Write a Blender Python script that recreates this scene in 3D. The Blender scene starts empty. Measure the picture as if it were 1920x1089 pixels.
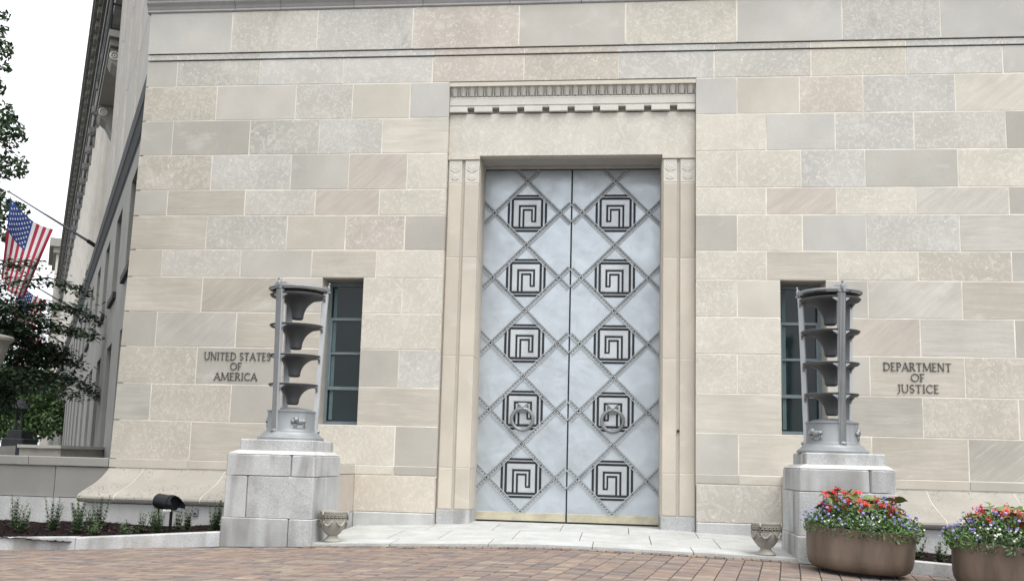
import bpy, math, random
from mathutils import Vector, Matrix
R = math.radians
random.seed(7)
scene = bpy.context.scene
COL = scene.collection

# ------------------------------------------------------------------ camera
CAM = Vector((0.0, -16.3, 1.3))
def cam_basis(p, y, r):
    f = Vector((math.sin(y)*math.cos(p), math.cos(y)*math.cos(p), math.sin(p)))
    r0 = Vector((math.cos(y), -math.sin(y), 0)); u0 = r0.cross(f)
    return r0*math.cos(r)+u0*math.sin(r), -r0*math.sin(r)+u0*math.cos(r), f
cr_, cu_, cf_ = cam_basis(0.135383, -0.1112124, 0.0261375)
cd = bpy.data.cameras.new('camera'); cam = bpy.data.objects.new('camera', cd); COL.objects.link(cam)
cam.matrix_world = Matrix(((cr_.x, cu_.x, -cf_.x, CAM.x), (cr_.y, cu_.y, -cf_.y, CAM.y), (cr_.z, cu_.z, -cf_.z, CAM.z), (0, 0, 0, 1)))
cd.sensor_fit = 'HORIZONTAL'; cd.sensor_width = 36; cd.lens = 1850/1920*36; cd.shift_y = 68.9/1920
cd.clip_start = 0.1; cd.clip_end = 3000
scene.camera = cam

# ------------------------------------------------------------------ light
SUN_EL, SUN_AZ = R(64), R(140)      # azimuth clockwise from +Y: behind the viewer, to the right
w = bpy.data.worlds.new('World'); scene.world = w; w.use_nodes = True
nt = w.node_tree; bg = nt.nodes['Background']
sky = nt.nodes.new('ShaderNodeTexSky'); sky.sky_type = 'NISHITA'; sky.sun_disc = False
sky.sun_elevation = SUN_EL; sky.sun_rotation = SUN_AZ; sky.dust_density = 3.0; sky.air_density = 1.0; sky.ozone_density = 1.0
hs = nt.nodes.new('ShaderNodeHueSaturation'); hs.inputs['Saturation'].default_value = 0.22
nt.links.new(sky.outputs[0], hs.inputs['Color'])
# thin bright cloud layer over the sky: soft noise, a little brighter overhead as overcast is
tcw = nt.nodes.new('ShaderNodeTexCoord'); sep = nt.nodes.new('ShaderNodeSeparateXYZ'); nt.links.new(tcw.outputs['Generated'], sep.inputs[0])
mr = nt.nodes.new('ShaderNodeMapRange'); mr.inputs['From Min'].default_value = 0; mr.inputs['From Max'].default_value = 1; mr.inputs['To Min'].default_value = 4.6; mr.inputs['To Max'].default_value = 7.6
nt.links.new(sep.outputs['Z'], mr.inputs['Value'])
cn = nt.nodes.new('ShaderNodeTexNoise'); cn.inputs['Scale'].default_value = 3; cn.inputs['Detail'].default_value = 5; nt.links.new(tcw.outputs['Generated'], cn.inputs['Vector'])
cmul = nt.nodes.new('ShaderNodeMath'); cmul.operation = 'MULTIPLY_ADD'; cmul.inputs[1].default_value = .5; cmul.inputs[2].default_value = .75; nt.links.new(cn.outputs['Fac'], cmul.inputs[0])
cm2 = nt.nodes.new('ShaderNodeMath'); cm2.operation = 'MULTIPLY'; nt.links.new(mr.outputs[0], cm2.inputs[0]); nt.links.new(cmul.outputs[0], cm2.inputs[1])
cc_ = nt.nodes.new('ShaderNodeVectorMath'); cc_.operation = 'SCALE'; cc_.inputs[0].default_value = (.985, 1.0, 1.03); nt.links.new(cm2.outputs[0], cc_.inputs['Scale'])
cmx = nt.nodes.new('ShaderNodeMix'); cmx.data_type = 'RGBA'; cmx.inputs[0].default_value = .7
nt.links.new(hs.outputs[0], cmx.inputs[6]); nt.links.new(cc_.outputs[0], cmx.inputs[7]); nt.links.new(cmx.outputs[2], bg.inputs[0])
bg.inputs[1].default_value = 0.15
sd = bpy.data.lights.new('sun', 'SUN'); sd.energy = 1.35; sd.angle = R(40); sd.color = (1, .96, .9)
so = bpy.data.objects.new('sun', sd); COL.objects.link(so)
dirv = Vector((math.sin(SUN_AZ)*math.cos(SUN_EL), math.cos(SUN_AZ)*math.cos(SUN_EL), math.sin(SUN_EL)))
so.rotation_euler = dirv.to_track_quat('Z', 'Y').to_euler(); so.location = dirv*60
scene.view_settings.view_transform = 'Standard'; scene.view_settings.look = 'None'
scene.view_settings.exposure = 1.11; scene.view_settings.gamma = 1; scene.view_settings.use_curve_mapping = False
scene.render.engine = 'CYCLES'
scene.cycles.max_bounces = 6

# ------------------------------------------------------------------ mesh helpers
class MB:
    def __init__(s): s.v = []; s.f = []; s.m = []
    def quad(s, a, b, c, d, m=0):
        n = len(s.v); s.v += [tuple(a), tuple(b), tuple(c), tuple(d)]; s.f.append((n, n+1, n+2, n+3)); s.m.append(m)
    def tri(s, a, b, c, m=0):
        n = len(s.v); s.v += [tuple(a), tuple(b), tuple(c)]; s.f.append((n, n+1, n+2)); s.m.append(m)
    def box(s, x0, x1, y0, y1, z0, z1, m=0, c=0.0):
        """box; c chamfers the edges of the -y face"""
        n = len(s.v)
        if c <= 0:
            s.v += [(x0, y0, z0), (x1, y0, z0), (x1, y1, z0), (x0, y1, z0), (x0, y0, z1), (x1, y0, z1), (x1, y1, z1), (x0, y1, z1)]
            F = [(0, 3, 2, 1), (4, 5, 6, 7), (0, 1, 5, 4), (1, 2, 6, 5), (2, 3, 7, 6), (3, 0, 4, 7)]
        else:
            s.v += [(x0, y0+c, z0), (x1, y0+c, z0), (x1, y1, z0), (x0, y1, z0), (x0, y0+c, z1), (x1, y0+c, z1), (x1, y1, z1), (x0, y1, z1),
                    (x0+c, y0, z0+c), (x1-c, y0, z0+c), (x1-c, y0, z1-c), (x0+c, y0, z1-c)]
            F = [(0, 3, 2, 1), (4, 5, 6, 7), (1, 2, 6, 5), (2, 3, 7, 6), (3, 0, 4, 7), (8, 9, 10, 11), (0, 1, 9, 8), (1, 5, 10, 9), (5, 4, 11, 10), (4, 0, 8, 11)]
        s.f += [tuple(i+n for i in q) for q in F]; s.m += [m]*len(F); return s
    def cbox(s, x0, x1, y0, y1, z0, z1, c=.01, m=0):
        """box with all four vertical and top edges chamfered"""
        pts = [(x0+c, y0), (x1-c, y0), (x1, y0+c), (x1, y1-c), (x1-c, y1), (x0+c, y1), (x0, y1-c), (x0, y0+c)]
        cx, cy = (x0+x1)/2, (y0+y1)/2
        ins = [(x+(c if x < cx else -c), y+(c if y < cy else -c)) for x, y in pts]
        s.loft([[(x, y, z0) for x, y in pts], [(x, y, z1-c) for x, y in pts], [(x, y, z1) for x, y in ins]], True, True, m); return s
    def loft(s, rings, close=True, caps=True, m=0):
        n = len(s.v); k = len(rings[0])
        for r in rings: s.v += [tuple(p) for p in r]
        for i in range(len(rings)-1):
            for j in range(k if close else k-1):
                a = n+i*k+j; b = n+i*k+(j+1) % k
                s.f.append((a, b, b+k, a+k)); s.m.append(m)
        if caps and close:
            s.f.append(tuple(n+j for j in reversed(range(k)))); s.m.append(m)
            s.f.append(tuple(n+(len(rings)-1)*k+j for j in range(k))); s.m.append(m)
        return s
    def lathe(s, prof, cx=0, cy=0, n=32, caps=False, m=0, rf=None):
        rings = []
        for r, z in prof:
            ring = []
            for j in range(n):
                a = 2*math.pi*j/n; rr = r*(rf(a, z) if rf else 1)
                ring.append((cx+rr*math.sin(a), cy-rr*math.cos(a), z))
            rings.append(ring)
        return s.loft(rings, True, caps, m)
    def tube(s, pts, r, n=8, m=0, caps=True):
        pts = [Vector(p) for p in pts]; rings = []
        for i, p in enumerate(pts):
            d = (pts[min(i+1, len(pts)-1)]-pts[max(i-1, 0)]).normalized()
            a = d.cross(Vector((0, 0, 1)))
            if a.length < 1e-3: a = d.cross(Vector((0, 1, 0)))
            a.normalize(); b = a.cross(d)
            ri = r[i] if isinstance(r, (list, tuple)) else r
            rings.append([p+a*ri*math.cos(2*math.pi*j/n)+b*ri*math.sin(2*math.pi*j/n) for j in range(n)])
        return s.loft(rings, True, caps, m)
    def torus(s, c, ax, R0, r, n=28, k=10, m=0):
        c = Vector(c); ax = Vector(ax).normalized(); u = ax.orthogonal().normalized(); v = ax.cross(u)
        rings = []
        for i in range(n+1):
            a = 2*math.pi*i/n; d = u*math.cos(a)+v*math.sin(a)
            rings.append([c+d*(R0+r*math.cos(2*math.pi*j/k))+ax*r*math.sin(2*math.pi*j/k) for j in range(k)])
        return s.loft(rings, True, False, m)
    def ell(s, c, rx, ry, rz, n=10, k=7, m=0):
        rings = []
        for i in range(k+1):
            t = math.pi*i/k; q = max(math.sin(t), .02)
            rings.append([(c[0]+rx*q*math.cos(2*math.pi*j/n), c[1]+ry*q*math.sin(2*math.pi*j/n), c[2]-rz*math.cos(t)) for j in range(n)])
        return s.loft(rings, True, True, m)
    def profx(s, prof, x0, x1, m=0):
        """closed (y,z) profile extruded along x"""
        return s.loft([[(x0, y, z) for y, z in prof], [(x1, y, z) for y, z in prof]], True, True, m)
    def mapv(s, fn): s.v = [tuple(fn(Vector(p))) for p in s.v]; return s

WO = {}
def obj(name, mb, mat, parent=None, color=None, smooth=False, origin=None, kind=None):
    """link mb (world coordinates) as ONE object; origin at its box centre"""
    if origin is None:
        lo = [min(p[i] for p in mb.v) for i in range(3)]; hi = [max(p[i] for p in mb.v) for i in range(3)]
        origin = Vector([(a+b)/2 for a, b in zip(lo, hi)])
    origin = Vector(origin)
    me = bpy.data.meshes.new(name)
    me.from_pydata([(p[0]-origin.x, p[1]-origin.y, p[2]-origin.z) for p in mb.v], [], mb.f)
    for mm in (mat if isinstance(mat, (list, tuple)) else [mat]): me.materials.append(mm)
    if any(mb.m): me.polygons.foreach_set('material_index', mb.m)
    if smooth: me.polygons.foreach_set('use_smooth', [True]*len(mb.f)); 
    me.update()
    o = bpy.data.objects.new(name, me); COL.objects.link(o)
    place(o, origin, parent)
    if smooth and smooth != 'all':
        try: me.set_sharp_from_angle(angle=R(smooth if smooth is not True else 40))
        except Exception: pass
    if color: o.color = (*color, 1)
    if kind: o['kind'] = kind
    return o
def place(o, origin, parent=None):
    origin = Vector(origin); WO[o] = origin
    if parent: o.parent = parent; o.location = origin-WO[parent]
    else: o.location = origin
def inst(src, name, origin, parent=None, rot=None, scale=None, color=None):
    o = bpy.data.objects.new(name, src.data if hasattr(src, 'data') else src); COL.objects.link(o); place(o, origin, parent)
    if rot: o.rotation_euler = rot
    if scale: o.scale = (scale,)*3 if not isinstance(scale, (tuple, list)) else scale
    if color: o.color = (*color, 1)
    return o
def thing(name, label, cat, loc, group=None, rot=None):
    o = bpy.data.objects.new(name, None); COL.objects.link(o); o.empty_display_size = .2
    WO[o] = Vector(loc); o.location = loc
    if rot: o.rotation_euler = rot
    return tag(o, label, cat, group)
def tag(o, label, cat, group=None):
    o['label'] = label; o['category'] = cat
    if group: o['group'] = group
    return o
def copy_tree(o, parent=None, name=None):
    c = o.copy(); COL.objects.link(c); c.parent = parent
    for ch in list(o.children): copy_tree(ch, c)
    return c

# ------------------------------------------------------------------ materials
def newmat(name):
    m = bpy.data.materials.new(name); m.use_nodes = True
    n = m.node_tree; b = n.nodes['Principled BSDF']; return m, n, b
def N(n, t, **k):
    x = n.nodes.new(t)
    for a, v in k.items():
        if a in x.inputs.keys(): x.inputs[a].default_value = v
        else: setattr(x, a, v)
    return x
def mixc(n, fac, a, b, blend='MIX'):
    x = n.nodes.new('ShaderNodeMix'); x.data_type = 'RGBA'; x.blend_type = blend
    for sock, v in ((x.inputs[0], fac), (x.inputs[6], a), (x.inputs[7], b)):
        if hasattr(v, 'is_linked'): n.links.new(v, sock)
        elif isinstance(v, (int, float)): sock.default_value = v
        else: sock.default_value = (*v, 1) if len(v) == 3 else v
    return x.outputs[2]
def ramp(n, src, stops):
    x = n.nodes.new('ShaderNodeValToRGB'); e = x.color_ramp.elements
    while len(e) < len(stops): e.new(.5)
    for i, (p, c) in enumerate(stops):
        e[i].position = p; e[i].color = (c, c, c, 1) if isinstance(c, (int, float)) else (*c, 1)
    n.links.new(src, x.inputs[0]); return x.outputs[0]
def coords(n, scale=(1, 1, 1), rot=(0, 0, 0), rnd=True):
    tc = n.nodes.new('ShaderNodeTexCoord'); mp = n.nodes.new('ShaderNodeMapping')
    mp.inputs['Scale'].default_value = scale; mp.inputs['Rotation'].default_value = rot
    src = tc.outputs['Object']
    if rnd:
        oi = n.nodes.new('ShaderNodeObjectInfo'); ma = N(n, 'ShaderNodeMath', operation='MULTIPLY'); ma.inputs[1].default_value = 61.7
        n.links.new(oi.outputs['Random'], ma.inputs[0])
        va = N(n, 'ShaderNodeVectorMath', operation='ADD'); n.links.new(src, va.inputs[0]); n.links.new(ma.outputs[0], va.inputs[1]); src = va.outputs[0]
    n.links.new(src, mp.inputs['Vector']); return mp.outputs[0]
def noise(n, vec, scale, detail=4, rough=.55, dist=0):
    x = N(n, 'ShaderNodeTexNoise'); x.inputs['Scale'].default_value = scale; x.inputs['Detail'].default_value = detail
    x.inputs['Roughness'].default_value = rough; x.inputs['Distortion'].default_value = dist
    n.links.new(vec, x.inputs['Vector']); return x.outputs['Fac']
def bump(n, b, h, strength=.3, dist=.01):
    x = N(n, 'ShaderNodeBump'); x.inputs['Strength'].default_value = strength; x.inputs['Distance'].default_value = dist
    n.links.new(h, x.inputs['Height']); n.links.new(x.outputs[0], b.inputs['Normal'])

def stone_mat(name, kind):
    m, n, b = newmat(name)
    oi = n.nodes.new('ShaderNodeObjectInfo'); tint = oi.outputs['Color']
    v = coords(n)
    big = ramp(n, noise(n, v, 1.1, 3), [(.3, .9), (.7, 1.08)])
    col = mixc(n, 1.0, tint, big, 'MULTIPLY')
    grain = ramp(n, noise(n, v, 60, 3, .7), [(.3, .94), (.7, 1.05)])
    col = mixc(n, 1.0, col, grain, 'MULTIPLY')
    if kind in ('fleck', 'swirl'):
        f1 = ramp(n, noise(n, v, 7 if kind == 'fleck' else 5, 5, .62, 2.2), [(.5, 0.0), (.60, .5), (.68, .12)])
        col = mixc(n, f1, col, mixc(n, .55, tint, (.74, .72, .66)))
        f2 = ramp(n, noise(n, v, 22, 2, .5, 1.5), [(.62, 0.0), (.70, .7)])
        col = mixc(n, f2, col, (.70, .68, .62))
        f3 = ramp(n, noise(n, v, 3.2, 4, .6, 1.0), [(.55, 0.0), (.75, .25)])
        col = mixc(n, f3, col, mixc(n, .5, tint, (.40, .34, .27)))
    if kind in ('streak', 'diag'):
        if kind == 'streak': v2 = coords(n, (.9, .9, 11), (0, R(3), 0))
        else:
            v1 = coords(n, (1, 1, 1), (0, R(40), 0)); mp2 = n.nodes.new('ShaderNodeMapping'); mp2.inputs['Scale'].default_value = (.9, 1, 8); n.links.new(v1, mp2.inputs['Vector']); v2 = mp2.outputs[0]
        s1 = ramp(n, noise(n, v2, 1.6, 5, .6, .6), [(.36, .93), (.52, 1.0), (.68, 1.08)])
        col = mixc(n, 1.0, col, s1, 'MULTIPLY')
        s2 = ramp(n, noise(n, v2, 2.6, 4, .6, .8), [(.58, 0.0), (.74, .42)])
        col = mixc(n, s2, col, (.64, .61, .545))
    st_ = ramp(n, noise(n, coords(n, (1.5, 1, .8)), .9, 5, .6, .4), [(.5, 0.0), (.72, .28)])
    col = mixc(n, st_, col, mixc(n, .5, tint, (.36, .31, .25)))
    ef = ramp(n, noise(n, coords(n, (1, 1, 1.6)), 1.3, 4, .55, .5), [(.62, 0.0), (.74, .35)])
    col = mixc(n, ef, col, (.64, .625, .585))
    n.links.new(col, b.inputs['Base Color']); b.inputs['Roughness'].default_value = .82
    b.inputs['Specular IOR Level'].default_value = .25
    bump(n, b, noise(n, v, 45, 4, .65), .16, .006)
    return m
ST = {k: stone_mat('limestone_'+k, k) for k in ('plain', 'fleck', 'swirl', 'streak', 'diag')}
def stained_stone(name):
    """limestone under the cornice with damp run-off marks"""
    m = ST['fleck'].copy(); m.name = name; n = m.node_tree; b = n.nodes['Principled BSDF']
    old = b.inputs['Base Color'].links[0].from_socket
    v = coords(n, (2.2, 1, .55))
    f = ramp(n, noise(n, v, 1.5, 5, .6, .6), [(.56, 0.0), (.7, .5)])
    n.links.new(mixc(n, f, old, (.30, .285, .25)), b.inputs['Base Color']); return m
ST['stain'] = stained_stone('limestone_stained')

def simple(name, col, rough=.6, metal=0, var=.12, scale=6, bumpv=0, spec=.4, streak=False):
    m, n, b = newmat(name); v = coords(n, (1, 1, .25) if streak else (1, 1, 1))
    f = ramp(n, noise(n, v, scale, 4), [(.3, 1-var), (.7, 1+var)])
    n.links.new(mixc(n, 1.0, col, f, 'MULTIPLY'), b.inputs['Base Color'])
    b.inputs['Roughness'].default_value = rough; b.inputs['Metallic'].default_value = metal; b.inputs['Specular IOR Level'].default_value = spec
    if bumpv: bump(n, b, noise(n, v, scale*6, 4), bumpv, .006)
    return m
M = {}
M['mortar'] = simple('mortar', (.63, .60, .53), .9, var=.2, scale=2.2)
M['core'] = simple('masonry_core', (.33, .31, .28), .9)
def tinted(name, rough=.8, var=.1, scale=5, bumpv=.15, metal=0):
    m, n, b = newmat(name); oi = n.nodes.new('ShaderNodeObjectInfo'); v = coords(n)
    f = ramp(n, noise(n, v, scale, 5, .6), [(.28, 1-var), (.72, 1+var)])
    g = ramp(n, noise(n, v, scale*9, 3, .6), [(.3, 1-var*.6), (.7, 1+var*.6)])
    c = mixc(n, 1.0, mixc(n, 1.0, oi.outputs['Color'], f, 'MULTIPLY'), g, 'MULTIPLY')
    n.links.new(c, b.inputs['Base Color']); b.inputs['Roughness'].default_value = rough; b.inputs['Metallic'].default_value = metal
    if bumpv: bump(n, b, noise(n, v, scale*8, 4), bumpv, .006)
    return m
M['tint'] = tinted('carved_limestone', .8, .07, 4)
M['leafy'] = tinted('leaf_green', .55, .25, 12, 0)
M['brick'] = tinted('clay_brick', .85, .16, 9, .35)
def granite(name, base=(.41, .418, .42), stain=.8):
    m, n, b = newmat(name); v = coords(n)
    sp = ramp(n, noise(n, v, 95, 2, .6), [(.36, .74), (.5, 1.0), (.64, 1.19)])
    c = mixc(n, 1.0, base, sp, 'MULTIPLY')
    c = mixc(n, 1.0, c, ramp(n, noise(n, v, 2.2, 4), [(.3, .86), (.7, 1.1)]), 'MULTIPLY')
    v2 = coords(n, (2.3, 2.3, .3))
    f = ramp(n, noise(n, v2, 1.6, 2, .5, .4), [(.43, 0.0), (.63, stain)])
    f = mixc(n, 1.0, f, ramp(n, noise(n, v, 1.3, 3), [(.35, .25), (.62, 1.0)]), 'MULTIPLY')
    c = mixc(n, f, c, (.19, .185, .17))
    n.links.new(c, b.inputs['Base Color']); b.inputs['Roughness'].default_value = .75; bump(n, b, noise(n, v, 90, 3), .2, .004); return m
M['granite'] = granite('grey_granite'); M['granite_clean'] = granite('grey_granite_clean', (.46, .465, .46), .18); M['slab'] = granite('pale_granite_paving', (.42, .43, .42), .22)
def metalmat(name, col, rough, var, metal=.85, streak=False):
    m, n, b = newmat(name); v = coords(n, (1, 1, .35) if streak else (1, 1, 1))
    f = noise(n, v, 2.2, 5, .62, .5)
    n.links.new(mixc(n, 1.0, col, ramp(n, f, [(.3, 1-var), (.7, 1+var)]), 'MULTIPLY'), b.inputs['Base Color'])
    n.links.new(ramp(n, noise(n, v, 3.5, 4), [(.3, rough-.07), (.7, rough+.1)]), b.inputs['Roughness'])
    b.inputs['Metallic'].default_value = metal; bump(n, b, noise(n, v, 40, 3), .05, .002); return m
M['alu_door'] = metalmat('brushed_aluminium_door', (.46, .505, .54), .37, .11, .6)
n_ = M['alu_door'].node_tree; b_n = n_.nodes['Principled BSDF']; bump(n_, b_n, noise(n_, coords(n_), 1.15, 3, .5, .3), .28, .10)
M['alu_trim'] = metalmat('cast_aluminium_trim', (.47, .50, .52), .45, .12, .55)
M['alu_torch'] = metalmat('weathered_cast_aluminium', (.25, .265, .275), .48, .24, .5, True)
M['alu_leg'] = metalmat('worn_bright_aluminium', (.42, .435, .445), .45, .2, .5, True)
M['alu_dark'] = metalmat('shade_darkened_aluminium', (.085, .09, .095), .6, .2, .3, True)  # bowl metal darkened: shade of the undersides is put into the colour
M['alu_groove'] = metalmat('dark_aluminium_groove', (.29, .31, .32), .6, .2, .3)  # darker base strip that sets off the studs of the lattice bars
M['black'] = simple('black_recess', (.014, .016, .02), .6)
M['blackmetal'] = simple('black_painted_metal', (.009, .010, .013), .5, spec=.2)
M['brass'] = metalmat('worn_brass', (.52, .485, .365), .5, .25, .6)
M['bluegrey'] = simple('blue_grey_window_frame', (.16, .20, .22), .5)
def glass():
    m, n, b = newmat('dark_window_glass'); v = coords(n)
    n.links.new(mixc(n, ramp(n, noise(n, v, 1.1, 2), [(.35, 0), (.7, 1)]), (.005, .013, .016), (.010, .023, .027)), b.inputs['Base Color'])
    b.inputs['Roughness'].default_value = .08; b.inputs['Specular IOR Level'].default_value = .35; return m
M['glass'] = glass()
M['curtain'] = simple('curtain_strip', (.10, .15, .16), .8)
M['planter'] = simple('bronze_brown_planter', (.15, .115, .088), .5, .25, .42, 3, .06, .4, True)
M['urn'] = simple('cast_stone_urn', (.29, .275, .24), .8, var=.2, scale=8, bumpv=.3)
M['urn_key_dark'] = simple('dark_key_ground', (.075, .07, .06), .9)  # dark ring behind the key pattern, sets off its grooves
M['mulch'] = simple('dark_mulch', (.013, .008, .008), .95, var=.6, scale=30, bumpv=.9, spec=.08)
M['soil'] = simple('potting_soil', (.03, .022, .016), .95, var=.5, scale=30)
M['trunk'] = simple('bark', (.055, .045, .036), .9, var=.35, scale=12, bumpv=.5)
M['red'] = simple('red_petals', (.72, .03, .04), .5, var=.25, scale=25)
M['violet'] = simple('violet_petals', (.36, .32, .66), .6, var=.25, scale=30)
M['white'] = simple('white_petals', (.75, .76, .70), .6, var=.1, scale=30)
M['letter'] = simple('dark_bronze_letter', (.10, .095, .09), .6, .2)
M['flag_red'] = simple('flag_red_cloth', (.36, .02, .05), .8, var=.08); M['flag_white'] = simple('flag_white_cloth', (.62, .64, .65), .8, var=.05)
M['flag_blue'] = simple('flag_blue_cloth', (.02, .045, .19), .8, var=.1)
M['pole'] = simple('grey_flag_pole', (.20, .21, .24), .4, .5)
M['earth'] = simple('bare_ground', (.10, .095, .085), .95, var=.2, scale=2)
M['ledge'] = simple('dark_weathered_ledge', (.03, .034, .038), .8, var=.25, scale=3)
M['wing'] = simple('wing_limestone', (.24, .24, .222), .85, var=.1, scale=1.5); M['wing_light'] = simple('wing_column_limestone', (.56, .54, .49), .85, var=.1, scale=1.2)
M['wing_dark'] = simple('dark_limestone', (.16, .16, .155), .85, var=.35, scale=2)  # darker stone tone for the wing's capitals, frieze and cornice
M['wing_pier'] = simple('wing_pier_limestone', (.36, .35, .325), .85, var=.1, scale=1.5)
M['void'] = simple('dark_window', (.045, .05, .05), .4)

# ------------------------------------------------------------------ ground model
def crown(x):
    dx = math.sqrt((x+.9)**2+.25)-.5
    return (.032 if x < -.9 else .022)*dx+(.03*(x-2) if x > 2 else 0)
def zb(x, y): return .185-crown(x)-.012*(-2.85-y)
def zp(x, y): return .30+.03*y-crown(x)

g = MB()
S = 700
for (x0, x1, y0, y1) in ((-S, S, -S, 40), (-S, S, 40, S)): g.quad((x0, y0, -.62), (x1, y0, -.62), (x1, y1, -.62), (x0, y1, -.62))
o = obj('ground', g, M['earth']); o['kind'] = 'structure'

# brick pavement: bricks in straight columns, the long joints run 9.4 degrees off the wall's normal
pave = bpy.data.objects.new('brick_pavement', None); COL.objects.link(pave); pave['kind'] = 'structure'; WO[pave] = Vector((0, -5, 0)); pave.location = (0, -5, 0)
bed = MB(); nx, ny = 40, 30
for i in range(nx):
    for j in range(ny):
        xs = [-20+40*i/nx, -20+40*(i+1)/nx]; ys = [-22+19.17*j/ny, -22+19.17*(j+1)/ny]
        bed.quad(*[(x, y, zb(x, y)-.012) for x, y in ((xs[0], ys[0]), (xs[1], ys[0]), (xs[1], ys[1]), (xs[0], ys[1]))])
obj('sand_joint', bed, simple('dark_joint_sand', (.03, .026, .023), .95), pave)
ca, sa = math.cos(R(9.4)), math.sin(R(9.4))
BW, BD = .222, .112
bcols = [(.265, .20, .165), (.243, .189, .16), (.295, .232, .19), (.208, .17, .155), (.295, .212, .165), (.262, .212, .177), (.232, .184, .16), (.325, .262, .205), (.19, .157, .152)]
bricks = []
rb = random.Random(3)
for i in range(-62, 42):
    shift = rb.uniform(-.012, .012)
    for j in range(-40, 70):
        u, vv = i*BW, j*BD+shift
        x = u*ca+vv*sa-.3; y = -u*sa+vv*ca-7.2
        if y > -3.16 or y < -8.2 or x < -11.2 or x > 9.0: continue
        if x > 2.2 and y > -3.05: continue
        bricks.append((x, y, 0))
for x in [(-4.2+.117*i) for i in range(int(6.6/.117))]: bricks.append((x, -2.965, 1))
def inview(x, y):
    d = Vector((x, y, zb(x, y)))-CAM; wz = d.dot(cf_); 
    if wz < .1: return False
    px = 960+1850*d.dot(cr_)/wz; py = 613.4-1850*d.dot(cu_)/wz
    return -10 < px < 1930 and py < 1094
vis = [b for b in bricks if inview(b[0], b[1])]
vis.sort(key=lambda b: (Vector((b[0], b[1], 0))-CAM).length)
def brick_mb(mb, hw, hd, h=.05, c=.004, M4=None):
    t = MB(); t.cbox(-hw, hw, -hd, hd, -h, 0, c)
    if M4: t.mapv(lambda p: M4 @ p)
    k = len(mb.v); mb.v += t.v; mb.f += [tuple(q+k for q in f) for f in t.f]; return mb
def brick_mat4(b):
    x, y, s = b
    dzx = (zb(x+.05, y)-zb(x-.05, y))/.1
    rz = R(-9.4) if not s else R(90)
    m4 = Matrix.Translation((x, y, zb(x, y)+rb.uniform(-.002, .003))) @ Matrix.Rotation(-math.atan(dzx), 4, 'Y') @ Matrix.Rotation(rz+rb.uniform(-.006, .006), 4, 'Z')
    return m4
bm0 = brick_mb(MB(), BW/2-.0055, BD/2-.005)
bme = None
for k, b in enumerate(vis[:300]):
    m4 = brick_mat4(b)
    if bme is None:
        o = obj('brick', bm0, M['brick'], pave, origin=(0, 0, 0)); bme = o.data
        place(o, m4.translation, pave)
    else: o = inst(bme, 'brick', m4.translation, pave)
    o.rotation_euler = m4.to_euler(); o.color = (*[c*k_ for k_ in [rb.uniform(.82, 1.12)*.68] for c in rb.choice(bcols)], 1)
rest = MB(); cols = []
far = [b for b in bricks if b not in set(vis[:300])]
for b in far:
    n0 = len(rest.f); brick_mb(rest, BW/2-.0055, (BD/2-.005), M4=brick_mat4(b))
    cols += [rb.randrange(9)]*(len(rest.f)-n0)
rest.m = cols
bm9 = [simple('clay_brick_%d' % i, tuple(q*.68 for q in c), .85, var=.18, scale=9, bumpv=.3) for i, c in enumerate(bcols)]
o = obj('brick_field', rest, bm9, pave, kind='stuff')

# pale granite apron in front of the door
apron = bpy.data.objects.new('stone_apron', None); COL.objects.link(apron); apron['kind'] = 'structure'; WO[apron] = Vector((-.9, -1.4, .2)); apron.location = WO[apron]
def apron_slab(xs_front, xs_back, y0, y1):
    t = MB(); gp = .006; n = 6
    top = [[None]*(n+1) for _ in range(2)]
    for i in range(n+1):
        f = i/n
        xf = xs_front[0]+gp+(xs_front[1]-xs_front[0]-2*gp)*f; xb = xs_back[0]+gp+(xs_back[1]-xs_back[0]-2*gp)*f
        top[0][i] = (xf, y0+gp, zp(xf, y0)); top[1][i] = (xb, y1-gp, zp(xb, y1))
    for i in range(n):
        a, b_, c, d = top[0][i], top[0][i+1], top[1][i+1], top[1][i]
        t.quad(a, b_, c, d)
        t.quad((a[0], a[1], a[2]-.16), (b_[0], b_[1], b_[2]-.16), b_, a)
    for r_, s_ in ((0, 0), (n, 1)):
        a, b_ = top[0][r_], top[1][r_]
        q = [a, b_, (b_[0], b_[1], b_[2]-.16), (a[0], a[1], a[2]-.16)]
        t.quad(*(q if s_ == 0 else q[::-1]))
    return t
rs = random.Random(5)
fx = [-4.19, -3.1, -1.75, -.35, .98, 2.33]
for a, b_ in zip(fx, fx[1:]):
    obj('paving_slab', apron_slab((a, b_), (a, b_), -2.85, -2.2), M['slab'], apron)
for (ya, yb, xs) in ((-2.2, -.95, [-4.35, -3.3, -2.55, -1.5, -.55, .45, 1.4, 2.5]), (-.95, .3, [-4.3, -3.0, -1.95, -.9, .15, 1.2, 2.5])):
    for a, b_ in zip(xs, xs[1:]): obj('paving_slab', apron_slab((a, b_), (a, b_), ya, yb), M['slab'], apron)
t = MB().box(-2.55, .75, .3, 1.05, 0, .275); obj('door_sill', t, M['granite_clean'], apron)
t = MB()
for i in range(24):
    x0 = -4.3+6.7*i/24; x1 = -4.3+6.7*(i+1)/24
    t.quad((x0, -2.83, zp(x0, -2.83)-.02), (x1, -2.83, zp(x1, -2.83)-.02), (x1, .3, zp(x1, .3)-.02), (x0, .3, zp(x0, .3)-.02))
obj('bedding', t, simple('bedding_joint', (.16, .155, .145), .95), apron)

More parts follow.
